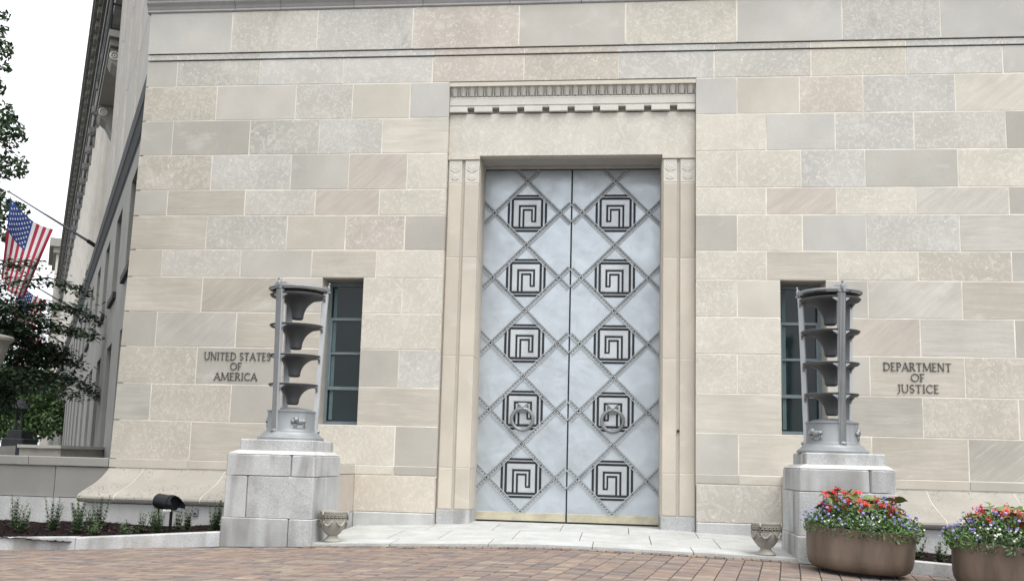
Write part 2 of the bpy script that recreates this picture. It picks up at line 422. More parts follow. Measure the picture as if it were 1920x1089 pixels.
# ------------------------------------------------------------------ the entrance pavilion
bld = thing('government_building', 'pale limestone entrance pavilion with tall patterned double door and two slit windows', 'building', (-.9, 0, .2))
GG = (.395, .39, .365); WM = (.435, .405, .355); LT = (.52, .495, .435); BL = (.445, .447, .435); DK = (.35, .34, .312); PK = (.44, .40, .36); LG = (.46, .447, .415)
KIND = {'p': 'plain', 'f': 'fleck', 'w': 'swirl', 's': 'streak', 'd': 'diag', 't': 'stain'}
def cornx(z): return -8.60-.13*max(0, min(1, (8.3-z)/7.26))
XE = 9.0
SL, SR = -3.03, 1.22
courses = [
 ('frieze', 9.229, 8.45, [(-7.043, BL, 'p'), (-5.453, LG, 't'), (-3.717, BL, 't'), (-1.831, PK, 'w'), (.017, LG, 'p'), (1.906, LT, 't'), (3.646, BL, 'p'), (5.235, BL, 't'), (XE, BL, 'p')]),
 ('bnd', 8.329, 7.844, [(-8.033, GG, 'p'), (-6.48, GG, 'f'), (-4.949, BL, 'w'), (-3.341, BL, 'w'), (-1.727, PK, 'f'), (-.092, WM, 'f'), (1.526, BL, 'w'), (3.13, GG, 'f'), (4.671, LT, 'f'), (6.21, BL, 'w'), (XE, BL, 'p')]),
 ('a', 7.844, 7.203, [(-7.255, WM, 'f'), (-5.788, LG, 'p'), (-4.756, LG, 'f'), (-3.722, LT, 'p'), (SL, BL, 'p'), None, (1.904, BL, 'p'), (2.934, LT, 'p'), (3.968, PK, 'f'), (5.442, BL, 'f'), (XE, LT, 'd')]),
 ('b', 7.203, 6.564, [(-8.033, GG, 'p'), (-6.597, DK, 'p'), (-5.325, GG, 'w'), (-4.191, BL, 'f'), (SL, LT, 's'), None, (2.378, LT, 'f'), (3.504, BL, 'p'), (4.769, BL, 'f'), (6.213, LG, 'f'), (XE, DK, 'p')]),
 ('c', 6.564, 5.925, [(-7.263, WM, 'w'), (-5.801, BL, 'f'), (-4.759, GG, 'p'), (-3.722, PK, 'd'), (SL, LT, 'f'), None, (1.901, LT, 'f'), (2.944, LT, 'w'), (3.973, BL, 'w'), (5.44, GG, 'p'), (XE, LT, 'w')]),
 ('d', 5.925, 5.462, [(-8.039, GG, 'p'), (-6.61, WM, 's'), (-5.333, LG, 'f'), (-4.19, PK, 'd'), (SL, LT, 'f'), None, (2.374, LT, 'f'), (3.509, PK, 'd'), (4.771, LT, 'f'), (6.214, LG, 'd'), (XE, DK, 'p')]),
 ('e', 5.462, 4.848, [(-7.275, WM, 's'), (-5.815, GG, 'f'), (-4.763, WM, 'p'), (-3.72, PK, 'f'), (SL, DK, 'p'), None, (1.899, DK, 'p'), (2.949, LT, 'f'), (3.972, BL, 'p'), (5.433, BL, 'f'), (XE, LG, 's')]),
 ('f', 4.848, 4.361, [(-8.055, WM, 'p'), (-6.614, LG, 'f'), (-5.338, LG, 'p'), (-4.193, WM, 's'), (SL, LT, 'f'), None, (2.369, LT, 'f'), (3.507, WM, 's'), (4.772, LT, 'w'), (6.214, WM, 'w'), (XE, GG, 'p')]),
 ('g', 4.361, 3.746, [(-7.281, WM, 's'), (-5.82, WM, 'd'), (-5.13, LG, 'p'), 'L', (-3.719, LT, 'w'), (SL, LT, 'f'), None, (1.893, LT, 'f'), (2.583, LT, 'p'), 'R', (3.976, GG, 'p'), (5.435, LG, 'd'), (XE, WM, 's')]),
 ('h', 3.746, 3.131, [(-8.069, DK, 'p'), (-6.622, LG, 'd'), (-5.13, WM, 's'), 'L', (SL, LT, 'w'), None, (2.583, LT, 'w'), 'R', (4.771, PK, 'd'), (6.216, LG, 's'), (XE, DK, 'p')]),
 ('i', 3.131, 2.488, [(-7.296, WM, 'f'), (-5.84, DK, 'p'), (-5.13, WM, 'p'), 'L', (-3.727, DK, 'p'), (SL, BL, 'f'), None, (1.886, LT, 'f'), (2.583, LT, 'f'), 'R', (3.976, LG, 'p'), (5.436, WM, 's'), (XE, WM, 'f')]),
 ('j', 2.488, 1.846, [(-8.076, GG, 's'), (-6.634, WM, 'f'), (-5.13, DK, 'p'), 'L', (SL, WM, 's'), None, (2.583, LT, 's'), 'R', (4.776, DK, 's'), (6.225, WM, 'f'), (XE, WM, 'p')]),
 ('k', 1.846, 1.182, [(-7.31, WM, 'f'), (-5.95, WM, 's'), (-3.742, LT, 'f'), (SL, DK, 'p'), None, (1.899, GG, 'p'), (3.98, LT, 's'), (5.445, WM, 's'), (XE, DK, 'd')]),
 ('k2', 1.182, 1.031, [(-7.31, WM, 'p'), (-5.95, WM, 'p'), (-3.742, LT, 'f'), (SL, DK, 'p'), None, (1.899, GG, 'p'), (3.98, LT, 's'), (5.445, WM, 'p'), (XE, DK, 'p')]),
]
WL = (-5.13, -4.405); WR = (2.583, 3.31); WZ = (1.846, 4.361)
J = .0085
rw = random.Random(11)
inscribed = {}
for nm, z1, z0, segs in courses:
    x = cornx((z0+z1)/2)
    for s in segs:
        if s is None: x = SR; continue
        if s == 'L': x = WL[1]; continue
        if s == 'R': x = WR[1]; continue
        x1, colr, kd = s
        jit = rw.uniform(.95, 1.05); colr = tuple((c*.66+a_*.34)*jit for c, a_ in zip(colr, (.475, .445, .385)))
        left = x <= cornx(5)+.2
        J = .0085+rw.uniform(-.0022, .0022)
        xa = x if left else x+J
        xb = x1-J if x1 not in (SL, WL[0], WR[0]) else x1
        if x in (WL[1], WR[1], SR): xa = x
        y0 = {'frieze': -.035, 'k2': -.012}.get(nm, 0)+rw.uniform(-.0015, .0015)
        if nm == 'frieze': za, zb_ = z0+.008, z1
        elif nm == 'bnd': za, zb_ = z0+J, z1-.008
        elif nm == 'k2': za, zb_ = z0+J, z1-.004
        else: za, zb_ = z0+J, z1-J
        mb = MB()
        if left:   # end stone follows the slightly battered corner
            mb.box(0, 1, y0, .16, 0, 1, c=0)
            mb.v = [((cornx(za if p[2] == 0 else zb_) if p[0] == 0 else xb), p[1], za if p[2] == 0 else zb_) for p in mb.v]
        else: mb.box(xa, xb, y0, .16, za, zb_, c=.004)
        o = obj('stone', mb, ST[KIND[kd]], bld, colr)
        if nm == 'i' and x1 == -5.84: inscribed['L'] = o
        if nm == 'i' and x1 == 5.436: inscribed['R'] = o
        x = x1
# fillet band between the two shadow grooves
xj = [cornx(8.4), -8.033, -6.48, -4.949, -3.341, -1.727, -.092, 1.526, 3.13, 4.671, 6.21, XE]
for xq in xj[1:-1]: obj('mortar_joint', MB().box(xq-J, xq+J, -.014, .15, 8.343, 8.437), M['mortar'], bld)
bcl = [GG, GG, BL, BL, PK, WM, BL, GG, LT, BL, BL]
for i in range(11):
    obj('band_stone', MB().box(xj[i]+(J if i else 0), xj[i+1]-J, -.018, .16, 8.339, 8.441, c=.003), ST['fleck'], bld, bcl[i])
# mortar behind the joints (windows and door left open)
mm = MB()
for (x0, x1, z0, z1) in ((-8.55, XE, 7.86, 8.315), (-8.55, XE, 8.47, 9.22), (-8.56, SL, 4.365, 7.86), (SR, XE, 4.365, 7.86), (-8.6, WL[0], WZ[0], 4.365), (WL[1], SL, WZ[0], 4.365), (SR, WR[0], WZ[0], 4.365), (WR[1], XE, WZ[0], 4.365), (-8.62, SL, 1.0, WZ[0]), (SR, XE, 1.0, WZ[0])):
    mm.box(x0+.004, x1-.004, .0035 if z0 != 8.47 else -.0325, .15, z0, z1)
obj('mortar_joint', mm, M['mortar'], bld)
# masonry mass behind (its flank follows the wing)
cm = MB()
def slab_poly(pts, z0, z1): cm.loft([[(x, y, z0) for x, y in pts], [(x, y, z1) for x, y in pts]], True, True)
slab_poly([(-8.5, .165), (WL[0]-.003, .165), (WL[0]-.003, 12), (-12.2, 12)], -.5, 10.6)
slab_poly([(WL[0]+.001, .165), (WL[1]-.001, .165), (WL[1]-.001, 12), (WL[0]+.001, 12)], WZ[1], 10.6)
slab_poly([(WL[0]+.001, .165), (WL[1]-.001, .165), (WL[1]-.001, 12), (WL[0]+.001, 12)], -.5, WZ[0]-.03)
slab_poly([(WL[1]+.003, .165), (SL+.02, .165), (SL+.02, 12), (WL[1]+.003, 12)], -.5, 10.6)
slab_poly([(SR-.02, .165), (WR[0]-.003, .165), (WR[0]-.003, 12), (SR-.02, 12)], -.5, 10.6)
slab_poly([(WR[0]+.001, .165), (WR[1]-.001, .165), (WR[1]-.001, 12), (WR[0]+.001, 12)], WZ[1], 10.6)
slab_poly([(WR[0]+.001, .165), (WR[1]-.001, .165), (WR[1]-.001, 12), (WR[0]+.001, 12)], -.5, WZ[0]-.03)
slab_poly([(WR[1]+.003, .165), (XE, .165), (XE, 12), (WR[1]+.003, 12)], -.5, 10.6)
slab_poly([(SL+.021, .30), (SR-.021, .30), (SR-.021, 12), (SL+.021, 12)], 6.7, 10.6)
slab_poly([(SL+.021, 1.25), (SR-.021, 1.25), (SR-.021, 12), (SL+.021, 12)], -.5, 6.69)
obj('masonry', cm, M['core'], bld)
# cornice
pr = [(.16, 9.232), (-.045, 9.232), (-.06, 9.25), (-.06, 9.275), (-.045, 9.285), (-.055, 9.30), (-.075, 9.34), (-.115, 9.385), (-.125, 9.40), (-.125, 9.42), (-.105, 9.428), (-.105, 9.475), (-.165, 9.482), (-.165, 9.53), (-.19, 9.60), (-.2, 9.8), (-.05, 9.85), (.16, 9.85)]
cx = [-8.66, -7.0, -6.15, -4.8, -3.55, -2.0, -.75, .6, 1.95, 3.4, 4.85, 6.3, XE]
for a, b_ in zip(cx, cx[1:]):
    obj('cornice_stone', MB().profx(pr, a+(.004 if a > -8.6 else 0), b_-.004), M['tint'], bld, tuple(c*k_ for k_ in [rw.uniform(.9, 1.02)] for c in (.37, .365, .36)))
obj('parapet', MB().box(-8.55, XE, 0, .3, 9.86, 10.7), M['tint'], bld, GG)

# flaring foot of the wall
flare = [(.16, 1.022), (0, 1.022), (-.03, 1.0), (-.07, .97), (-.13, .93), (-.22, .875), (-.34, .815), (-.45, .77), (-.56, .732), (-.68, .695), (-.78, .662), (-.87, .632), (-.925, .605), (-.96, .575), (-.97, .545), (-.955, .512), (-.91, .488), (-.82, .475), (.16, .475)]
rf_ = random.Random(2)
fleckdots = simple('pitted_limestone', (.285, .27, .24), .85, var=.1, scale=2)
n_ = fleckdots.node_tree; b_n = n_.nodes['Principled BSDF']; old = b_n.inputs['Base Color'].links[0].from_socket
vv_ = coords(n_, rnd=False); d1 = ramp(n_, noise(n_, vv_, 26, 2, .5), [(.60, 0.0), (.64, .8)]); d2 = ramp(n_, noise(n_, vv_, 1.3, 2), [(.45, 0.0), (.6, 1.0)])
n_.links.new(mixc(n_, mixc(n_, 1.0, d1, d2, 'MULTIPLY'), old, (.07, .065, .055)), b_n.inputs['Base Color'])
for (a, b_) in ((-8.73, -8.1), (-8.1, -6.65), (-6.65, -5.4), (3.4, 4.79), (4.79, 6.1), (6.1, 7.6), (7.6, 9.0)):
    obj('foot_stone', MB().profx(flare, a+.006, b_-.006), fleckdots, bld, smooth=30)
for a, b_ in ((-8.70, -5.4), (3.4, 8.98)): obj('mortar_joint', MB().profx([(y+.004 if y < .1 else y, z-.003) for y, z in flare], a, b_), M['mortar'], bld)
for (a, b_) in ((-8.66, -7.4), (-7.4, -5.4), (3.4, 5.0), (5.0, 7.0), (7.0, 8.95)):
    obj('granite_footing', MB().box(a+.004, b_-.004, -.86, .16, -.3, .468, c=.01), M['granite_clean'], bld)
# projecting plinth blocks behind the pedestals, base stones either side of the door
for (a, b_) in ((-5.39, -4.40), (2.57, 3.39)):
    obj('plinth_stone', MB().box(a, b_, -.95, .15, 1.04, 1.178, c=.012), M['tint'], bld, (.43, .40, .355))
    obj('plinth_stone', MB().box(a, b_, -.965, .15, .42, 1.03, c=.008), M['tint'], bld, (.42, .375, .33))
    obj('granite_footing', MB().box(a-.012, b_+.012, -1.0, .15, -.2, .412, c=.01), M['granite'], bld)
for (a, b_, cc) in ((-4.398, SL-.01, (.50, .455, .39)), (SR+.01, 2.568, (.46, .435, .39))):
    obj('base_stone', MB().box(a, b_, -.03, .15, .43, 1.022, c=.006), ST['swirl'], bld, cc)
    obj('granite_footing', MB().box(a+(.012 if a < -4 else 0), b_-(0 if a < -4 else .012), -.075, .15, -.1, .424, c=.015), M['granite_clean'], bld)

# ------------------------------------------------------------------ door surround
DC = -.905
sur = obj('door_surround', MB().box(SL+.004, SR-.004, .12, .30, 6.545, 7.30, c=.004), ST['swirl'], bld, (.53, .505, .45))
def sub(name, mb, mat, color=None, **k): return obj(name, mb, mat, sur, color, **k)
CL = (.55, .535, .49)
sub('moulding', MB().profx([(.3, 7.41), (.10, 7.41), (.095, 7.43), (.10, 7.445), (.085, 7.45), (.085, 7.555), (.095, 7.56), (.09, 7.58), (.10, 7.60), (.115, 7.605), (.3, 7.605)], SL+.004, SR-.004), M['tint'], CL)
sub('moulding', MB().profx([(.3, 7.301), (.24, 7.301), (.24, 7.409), (.3, 7.409)], SL+.004, SR-.004), M['tint'], CL)
sub('moulding', MB().profx([(.3, 7.765), (.0, 7.765), (.0, 7.835), (.3, 7.835)], SL+.004, SR-.004), M['tint'], (.52, .49, .42))
sub('moulding', MB().profx([(.3, 7.605), (.13, 7.605), (.12, 7.66), (.09, 7.71), (.05, 7.765), (.3, 7.765)], SL+.004, SR-.004), M['tint'], CL)
# dentils
dw = (SR-SL)/9.72
for i in range(10):
    x0 = SL+.004+i*dw; x1 = min(x0+dw*.715, SR-.004)
    sub('dentil', MB().box(x0, x1, .055, .239, 7.318, 7.404, c=.005), M['tint'], CL)
# carved leaf tongues under the lip
nl = 28; lw = (SR-SL-.02)/nl; lm = None
for i in range(nl):
    xc = SL+.01+lw*(i+.5)
    if lm is None:
        t = MB()
        for (px_, zz, dy, wd) in ((0, 7.62, .118, .3),): pass
        def bl(x0, x1, z0, z1, y0, y1): t.quad((x0, y0, z0), (x1, y0, z0), (x1, y1, z1), (x0, y1, z1))
        h = lw*.46
        # central tongue: rounded, leaning out to the top
        for a, b2 in ((-.9, -.3), (-.3, .3), (.3, .9)):
            bul = (lambda q: .022*(1-q*q))
            t.quad((xc+a*h*.62, .108-bul(a), 7.612), (xc+b2*h*.62, .108-bul(b2), 7.612), (xc+b2*h*.8, .062-bul(b2), 7.735), (xc+a*h*.8, .062-bul(a), 7.735))
            t.quad((xc+a*h*.8, .062-bul(a), 7.735), (xc+b2*h*.8, .062-bul(b2), 7.735), (xc+b2*h*.5, .045-bul(b2)*1.4, 7.762), (xc+a*h*.5, .045-bul(a)*1.4, 7.762))
        t.box(xc-h*.06, xc+h*.06, .07, .12, 7.615, 7.70)
        t.box(xc+lw*.5-.006, xc+lw*.5+.006, .075, .13, 7.612, 7.75)
        o = sub('carved_leaf', t, M['tint'], CL); lm = o
    else: inst(lm, 'carved_leaf', (WO[lm].x+lw*i, WO[lm].y, WO[lm].z), sur, color=CL)
# pilasters
OL, OR = -2.472, .66      # opening at the face
for sgn in (0, 1):
    a, b_ = (SL, OL) if sgn == 0 else (OR, SR)
    sub('capital_block', MB().box(a+.004, b_+.0, .10, .9, 6.475, 6.54, c=.004), M['tint'], (.52, .49, .43))
    ch = (a+b_)/2+(.0 if sgn == 0 else 0)
    for (p, q) in ((a+.025, ch-.028), (ch+.028, b_-.004)):
        # carved palmette panel
        t = MB().box(p, q, .118, .2, 6.06, 6.465, c=.004)
        xc = (p+q)/2; W_ = (q-p)*.5
        for k, ang in enumerate((-62, -40, -20, 0, 20, 40, 62)):
            for (zc, L) in ((6.24, .19), (6.10, .15)):
                d = Vector((math.sin(R(ang))*W_/.14*.75, 0, math.cos(R(ang)))); e = Vector((d.z, 0, -d.x)).normalized()*.017
                p0 = Vector((xc, .114, zc)); p1 = p0+d*L*.6; p2 = p0+d*L; rd = p0+d*L*.55+Vector((0, -.007, 0))
                for u_, w_ in ((p0, p1-e), (p1-e, p2), (p2, p1+e), (p1+e, p0)): t.tri(rd, w_, u_)
        sub('capital_panel', t, M['tint'], (.545, .525, .475))
        zs = [.50, 1.18, 3.05, 4.75, 6.05]
        for z0, z1 in zip(zs, zs[1:]):
            sub('pilaster_stone', MB().box(p, q, .118, .22, z0+.006, z1-.006, c=.006), ST['plain'], tuple(c*k_ for k_ in [rw.uniform(.96, 1.05)] for c in (.49, .45, .385)))
    sub('mortar_joint', MB().box(a+.027, ch-.030, .124, .149, .5, 6.06).box(ch+.030, b_-.008, .124, .149, .5, 6.06), M['mortar'], None)
    sub('pilaster_core', MB().box(a+.004, b_-.006, .150, .93, .49, 6.474), M['tint'], (.45, .41, .355))
    sub('granite_footing', MB().box(a+.006, b_+(.0 if sgn == 0 else 0), .112, .93, 0, .492, c=.008), M['granite'], None)
    # jamb facing
    xj_ = b_ if sgn == 0 else a
    s1 = 1 if sgn == 0 else -1
    for z0, z1 in zip((.50, 1.18, 3.05, 4.75), (1.18, 3.05, 4.75, 6.47)):
        t = MB().box(min(xj_-.02*s1, xj_+.004*s1), max(xj_-.02*s1, xj_+.004*s1), .225, .60, z0+.004, z1-.004)
        t.box(min(xj_-.06*s1, xj_-.01*s1), max(xj_-.06*s1, xj_-.01*s1), .60, .9, z0+.004, z1-.004)
        sub('jamb_stone', t, M['tint'], (.50, .46, .40))
# soffit with sunk panel
t = MB().box(OL-.1, OR+.1, .305, 1.25, 6.56, 6.69)
t.box(OL-.05, OR+.05, .305, .42, 6.545, 6.56); t.box(OL-.05, OR+.05, .75, .9, 6.535, 6.56); t.box(OL-.05, OL+.14, .42, .75, 6.545, 6.56); t.box(OR-.14, OR+.05, .42, .75, 6.545, 6.56)
sub('soffit', t, M['tint'], (.42, .41, .39))
# small round socket in the channel of one pilaster
sub('pipe_socket', MB().tube([(.945, .145, 1.87), (.945, .11, 1.87)], .022, 10), M['black'])

# ------------------------------------------------------------------ the double door
DY = .93; DZ0, DZ1 = .30, 6.53; SP = 1.175; ZC0 = 6.315
def clipbar(px, pz, dx, dz, x0, x1, z0, z1):
    ts = []
    lo, hi = -9, 9
    for p, d, a, b_ in ((px, dx, x0, x1), (pz, dz, z0, z1)):
        t0, t1 = sorted(((a-p)/d, (b_-p)/d)); lo = max(lo, t0); hi = min(hi, t1)
    return (lo, hi) if hi-lo > .05 else None
def bar_mb(p0, p1, wd=.08):
    """studded flat bar lying on the door face"""
    t = MB(); p0 = Vector((p0[0], 0, p0[1])); p1 = Vector((p1[0], 0, p1[1])); L = (p1-p0).length; d = (p1-p0)/L; e = Vector((-d.z, 0, d.x))
    def P(s, q, h): v = p0+d*s+e*q; return (v.x, DY-h, v.z)
    def strip(q0, q1, h, hb=0):
        t.quad(P(0, q0, h), P(0, q1, h), P(L, q1, h), P(L, q0, h), hb); t.quad(P(0, q0, 0), P(0, q0, h), P(L, q0, h), P(L, q0, 0)); t.quad(P(0, q1, h), P(0, q1, 0), P(L, q1, 0), P(L, q1, h))
    strip(-wd/2-.006, wd/2+.006, .006, 1); strip(-wd/2, -wd/2+.013, .024); strip(wd/2-.013, wd/2, .024)
    n = max(1, int(L/.058)); st = L/n
    for i in range(n):
        c = st*(i+.5); r = st*.40; q = wd/2-.018
        A = [P(c-r, 0, .008), P(c, -q, .008), P(c+r, 0, .008), P(c, q, .008)]; T_ = P(c+.003, .002, .024)
        for k in range(4): t.tri(A[k], T_, A[(k+1) % 4])
    return t
def door(x0, x1, xc, mirror):
    lm_ = MB().box(x0, x1, DY, DY+.09, DZ0, DZ1, c=.006)
    leaf = obj('door', lm_, M['alu_door'], bld)
    lo, hi = DZ0+.145, DZ1
    for k in range(-1, 8):
        for s in (1, -1):
            r_ = clipbar(xc, ZC0-SP*k, 1, s, x0+.012, x1-.012, lo, hi)
            if r_:
                a, b_ = r_
                obj('lattice_bar', bar_mb((xc+a, ZC0-SP*k+s*a), (xc+b_, ZC0-SP*k+s*b_)), [M['alu_trim'], M['alu_groove']], leaf)
    for k in range(5):
        zc = ZC0-SP*(k+.5); fx_ = -1 if mirror else 1
        t = MB()
        def pl(u0, u1, v0, v1, h, m):
            a, b_ = sorted((xc+fx_*u0, xc+fx_*u1)); n0 = len(t.v); t.box(a, b_, DY-h, DY-.0005, zc+v0, zc+v1, m)
        q = .265
        # base plate, black grooves and raised key pattern
        pl(-.285, .285, -.285, .285, .006, 0)
        for (u0, u1, v0, v1) in ((-q-.02, -q+.02, -q-.02, q+.02), (q-.02, q+.02, -q-.02, q+.02), (-q+.02, q-.02, q-.02, q+.02), (-q+.02, q-.02, -q-.02, -q+.02)): pl(u0, u1, v0, v1, .0085, 1)
        for (u0, u1, v0, v1) in ((-.352, -.318, -.235, .235), (.318, .352, -.235, .235), (-.235, .235, .308, .338), (-.235, .235, -.338, -.308)): pl(u0-.003, u1+.003, v0-.003, v1+.003, .0085, 1)
        # meander: a spiral of black lines
        for (u0, u1, v0, v1) in ((-.155, -.12, -.245, .15), (-.12, .165, .115, .15), (.13, .165, -.165, .115), (.075, .13, -.165, -.135), (-.085, -.05, -.245, .08), (-.05, .10, .045, .08), (.07, .10, -.135, .045)): pl(u0, u1, v0, v1, .0085, 1)
        for (u0, u1, v0, v1) in ((-.30, -.29, -.25, .25), (.29, .30, -.25, .25), (-.25, .25, .29, .30), (-.25, .25, -.30, -.29)): pl(u0, u1, v0, v1, .014, 0)
        for (u0, u1, v0, v1) in ((-.238, -.162, -.235, .235), (.172, .238, -.235, .235), (-.162, .172, .158, .235)): pl(u0, u1, v0, v1, .016, 0)
        for (u0, u1, v0, v1) in ((-.116, -.09, -.245, .112), (-.09, .126, .084, .112), (.104, .126, -.13, .084), (-.046, .066, -.235, .04), (.066, .15, -.235, -.172)): pl(u0, u1, v0, v1, .012, 0)
        obj('key_medallion', t, [M['alu_trim'], M['black']], leaf)
        if k == 3:
            xr = xc+(.005 if not mirror else -.01)
            b3 = MB(); z_ = zc+.04
            b3.loft([[(xr-.085, DY-.012, z_-.085), (xr+.085, DY-.012, z_-.085), (xr+.085, DY-.012, z_+.085), (xr-.085, DY-.012, z_+.085)], [(xr-.085, DY-.07, z_-.085), (xr+.085, DY-.07, z_-.085), (xr+.085, DY-.07, z_+.085), (xr-.085, DY-.07, z_+.085)], [(xr-.004, DY-.135, z_-.004), (xr+.004, DY-.135, z_-.004), (xr+.004, DY-.135, z_+.004), (xr-.004, DY-.135, z_+.004)]])
            obj('pull_boss', b3, M['alu_torch'], leaf)
            obj('pull_ring', MB().torus((xr, DY-.075, zc-.16), (0, 1, .12), .185, .03), M['alu_torch'], leaf, smooth='all')
    obj('kick_plate', MB().box(x0+.006, x1-.006, DY-.012, DY-.0006, DZ0+.004, DZ0+.142, c=.003), M['brass'], leaf)
    return leaf
door(-2.56, -.915, -1.70, False); door(-.893, .74, -.122, True)
obj('door_frame', MB().box(-.914, -.894, DY+.03, DY+.08, DZ0, DZ1).box(-2.535, -2.51, DY-.05, DY-.001, DZ0, DZ1).box(.672, .70, DY-.05, DY-.001, DZ0, DZ1), M['black'], bld)

# ------------------------------------------------------------------ slit windows
def window(x0, x1):
    t = MB(); z0, z1 = WZ; y = .45
    t.box(x0, x1, .16, y, z0-.03, z0-.002)
    f = obj('window', t, M['tint'], bld, (.44, .42, .37))
    fr = MB()
    for a, b_, c, d in ((x0, x0+.055, z0, z1), (x1-.055, x1, z0, z1), (x0+.055, x1-.055, z1-.08, z1), (x0+.055, x1-.055, z0, z0+.07)): fr.box(a, b_, y-.02, y+.06, c, d)
    obj('frame', fr, M['bluegrey'], f)
    bars = [z0+.07, 2.49, 3.10, 3.70, z1-.08]
    for zz, h in ((2.49, .028), (3.10, .02), (3.70, .024)):
        obj('glazing_bar', MB().box(x0+.056, x1-.056, y-.03, y+.03, zz-h, zz+h), M['bluegrey'], f)
    obj('frame', MB().box(x0+.056, x0+.085, y-.028, y+.03, 2.52, 3.675).box(x1-.085, x1-.056, y-.028, y+.03, 2.52, 3.675), M['bluegrey'], f)
    for a, b_ in zip(bars, bars[1:]):
        obj('pane', MB().box(x0+.056, x1-.056, y+.012, y+.022, a, b_), M['glass'], f)
        obj('curtain', MB().box(x0+.09, x0+.15, y+.008, y+.0115, a+.03, b_-.03), M['curtain'], f)
    # stone reveal slabs
    obj('reveal', MB().box(x0+.0, x0+.006, .163, y+.2, z0, z1).box(x1-.006, x1-.0, .163, y+.2, z0, z1), M['tint'], f, (.40, .38, .34))
window(*WL); window(*WR)

# ------------------------------------------------------------------ inscriptions: thin metal serif capitals
ARC = lambda cx, cz, rx, rz, a0, a1, n=14: [(cx+rx*math.cos(R(a0+(a1-a0)*i/n)), cz+rz*math.sin(R(a0+(a1-a0)*i/n))) for i in range(n+1)]
T1, T2 = .115, .055
GL = {   # width, strokes (points, thickness), serif positions (x, z, length)
 'U': (.78, [([(.1, 1), (.1, .32)]+ARC(.37, .32, .27, .3, 180, 360)+[(.64, .32), (.64, 1)], T2*1.5)], [(.1, .97, .22), (.64, .97, .22)]),
 'N': (.80, [([(.1, 0), (.1, 1)], T2), ([(.1, 1), (.68, 0)], T1), ([(.68, 0), (.68, 1)], T2)], [(.1, .03, .2), (.06, .97, .18), (.68, .97, .2)]),
 'I': (.30, [([(.15, 0), (.15, 1)], T1)], [(.15, .03, .24), (.15, .97, .24)]),
 'T': (.70, [([(.35, 0), (.35, .96)], T1), ([(.02, .96), (.68, .96)], T2)], [(.35, .03, .24)]),
 'E': (.56, [([(.12, 0), (.12, 1)], T1), ([(.1, .97), (.5, .97)], T2), ([(.12, .52), (.42, .52)], T2), ([(.1, .03), (.52, .03)], T2)], [(.06, .97, .14), (.06, .03, .14)]),
 'D': (.80, [([(.13, 0), (.13, 1)], T1), ([(.06, .97), (.3, .97)]+ARC(.3, .5, .42, .47, 90, -90)+[(.06, .03)], T2*1.4)], [(.08, .97, .16), (.08, .03, .16)]),
 'S': (.52, [(ARC(.26, .74, .2, .23, 30, 250, 12)+ARC(.26, .26, .2, .23, 70, -150, 12), T2*1.4)], []),
 'A': (.78, [([(.04, 0), (.38, 1)], T2), ([(.38, 1), (.72, 0)], T1), ([(.18, .36), (.58, .36)], T2)], [(.06, .03, .2), (.7, .03, .22)]),
 'O': (.86, [(ARC(.43, .5, .38, .47, 0, 360, 26), T2*1.5)], []),
 'F': (.54, [([(.12, 0), (.12, 1)], T1), ([(.1, .97), (.5, .97)], T2), ([(.12, .5), (.42, .5)], T2)], [(.06, .97, .14), (.12, .03, .24)]),
 'M': (.98, [([(.08, 0), (.14, 1)], T2), ([(.14, 1), (.48, .05)], T1), ([(.48, .05), (.82, 1)], T2), ([(.82, 1), (.9, 0)], T1)], [(.08, .03, .18), (.9, .03, .2), (.1, .97, .14), (.86, .97, .14)]),
 'R': (.70, [([(.13, 0), (.13, 1)], T1), ([(.06, .97), (.32, .97)]+ARC(.32, .74, .2, .23, 90, -90)+[(.13, .51)], T2*1.3), ([(.32, .5), (.64, 0)], T1)], [(.08, .97, .14), (.13, .03, .24), (.64, .03, .14)]),
 'C': (.74, [(ARC(.42, .5, .36, .47, 48, 312, 22), T2*1.5)], [(.66, .86, .07)]),
 'P': (.58, [([(.13, 0), (.13, 1)], T1), ([(.06, .97), (.32, .97)]+ARC(.32, .72, .2, .25, 90, -90)+[(.13, .47)], T2*1.3)], [(.08, .97, .14), (.13, .03, .24)]),
 'J': (.42, [([(.26, 1), (.26, .15)]+ARC(.08, .15, .18, .3, 0, -95, 8), T2*1.6)], [(.26, .97, .24)]),
 ' ': (.32, [], [])}
def word(txt, x0, x1, z, h, parent):
    wid = sum(GL[c][0]+.06 for c in txt)-.06; sc = (x1-x0)/wid; x = x0
    for c in txt:
        wd, strokes, serifs = GL[c]
        if strokes:
            t = MB()
            def seg(a, b_, th):
                a = Vector((a[0]*sc+x, 0, a[1]*h+z)); b_ = Vector((b_[0]*sc+x, 0, b_[1]*h+z)); d = b_-a
                if d.length < 1e-6: return
                e = Vector((-d.z, 0, d.x)).normalized()*th*h/2; dd = d.normalized()*th*h*.12
                q = [a-dd-e, b_+dd-e, b_+dd+e, a-dd+e]
                t.loft([[(p.x, -.003+.0, p.z) for p in q], [(p.x, -.016, p.z) for p in q]])
            for pts, th in strokes:
                for a, b_ in zip(pts, pts[1:]): seg(a, b_, th)
            for sx, sz, sl in serifs: seg((sx-sl/2, sz), (sx+sl/2, sz), .05)
            obj('letter', t, M['letter'], parent)
        x += (wd+.06)*sc
word('UNITED STATES', -7.156, -5.968, 2.913, .131, inscribed['L']); word('OF', -6.68, -6.47, 2.745, .122, inscribed['L']); word('AMERICA', -6.958, -6.185, 2.566, .128, inscribed['L'])
word('DEPARTMENT', 4.178, 5.228, 2.903, .131, inscribed['R']); word('OF', 4.60, 4.82, 2.735, .124, inscribed['R']); word('JUSTICE', 4.382, 5.03, 2.555, .13, inscribed['R'])

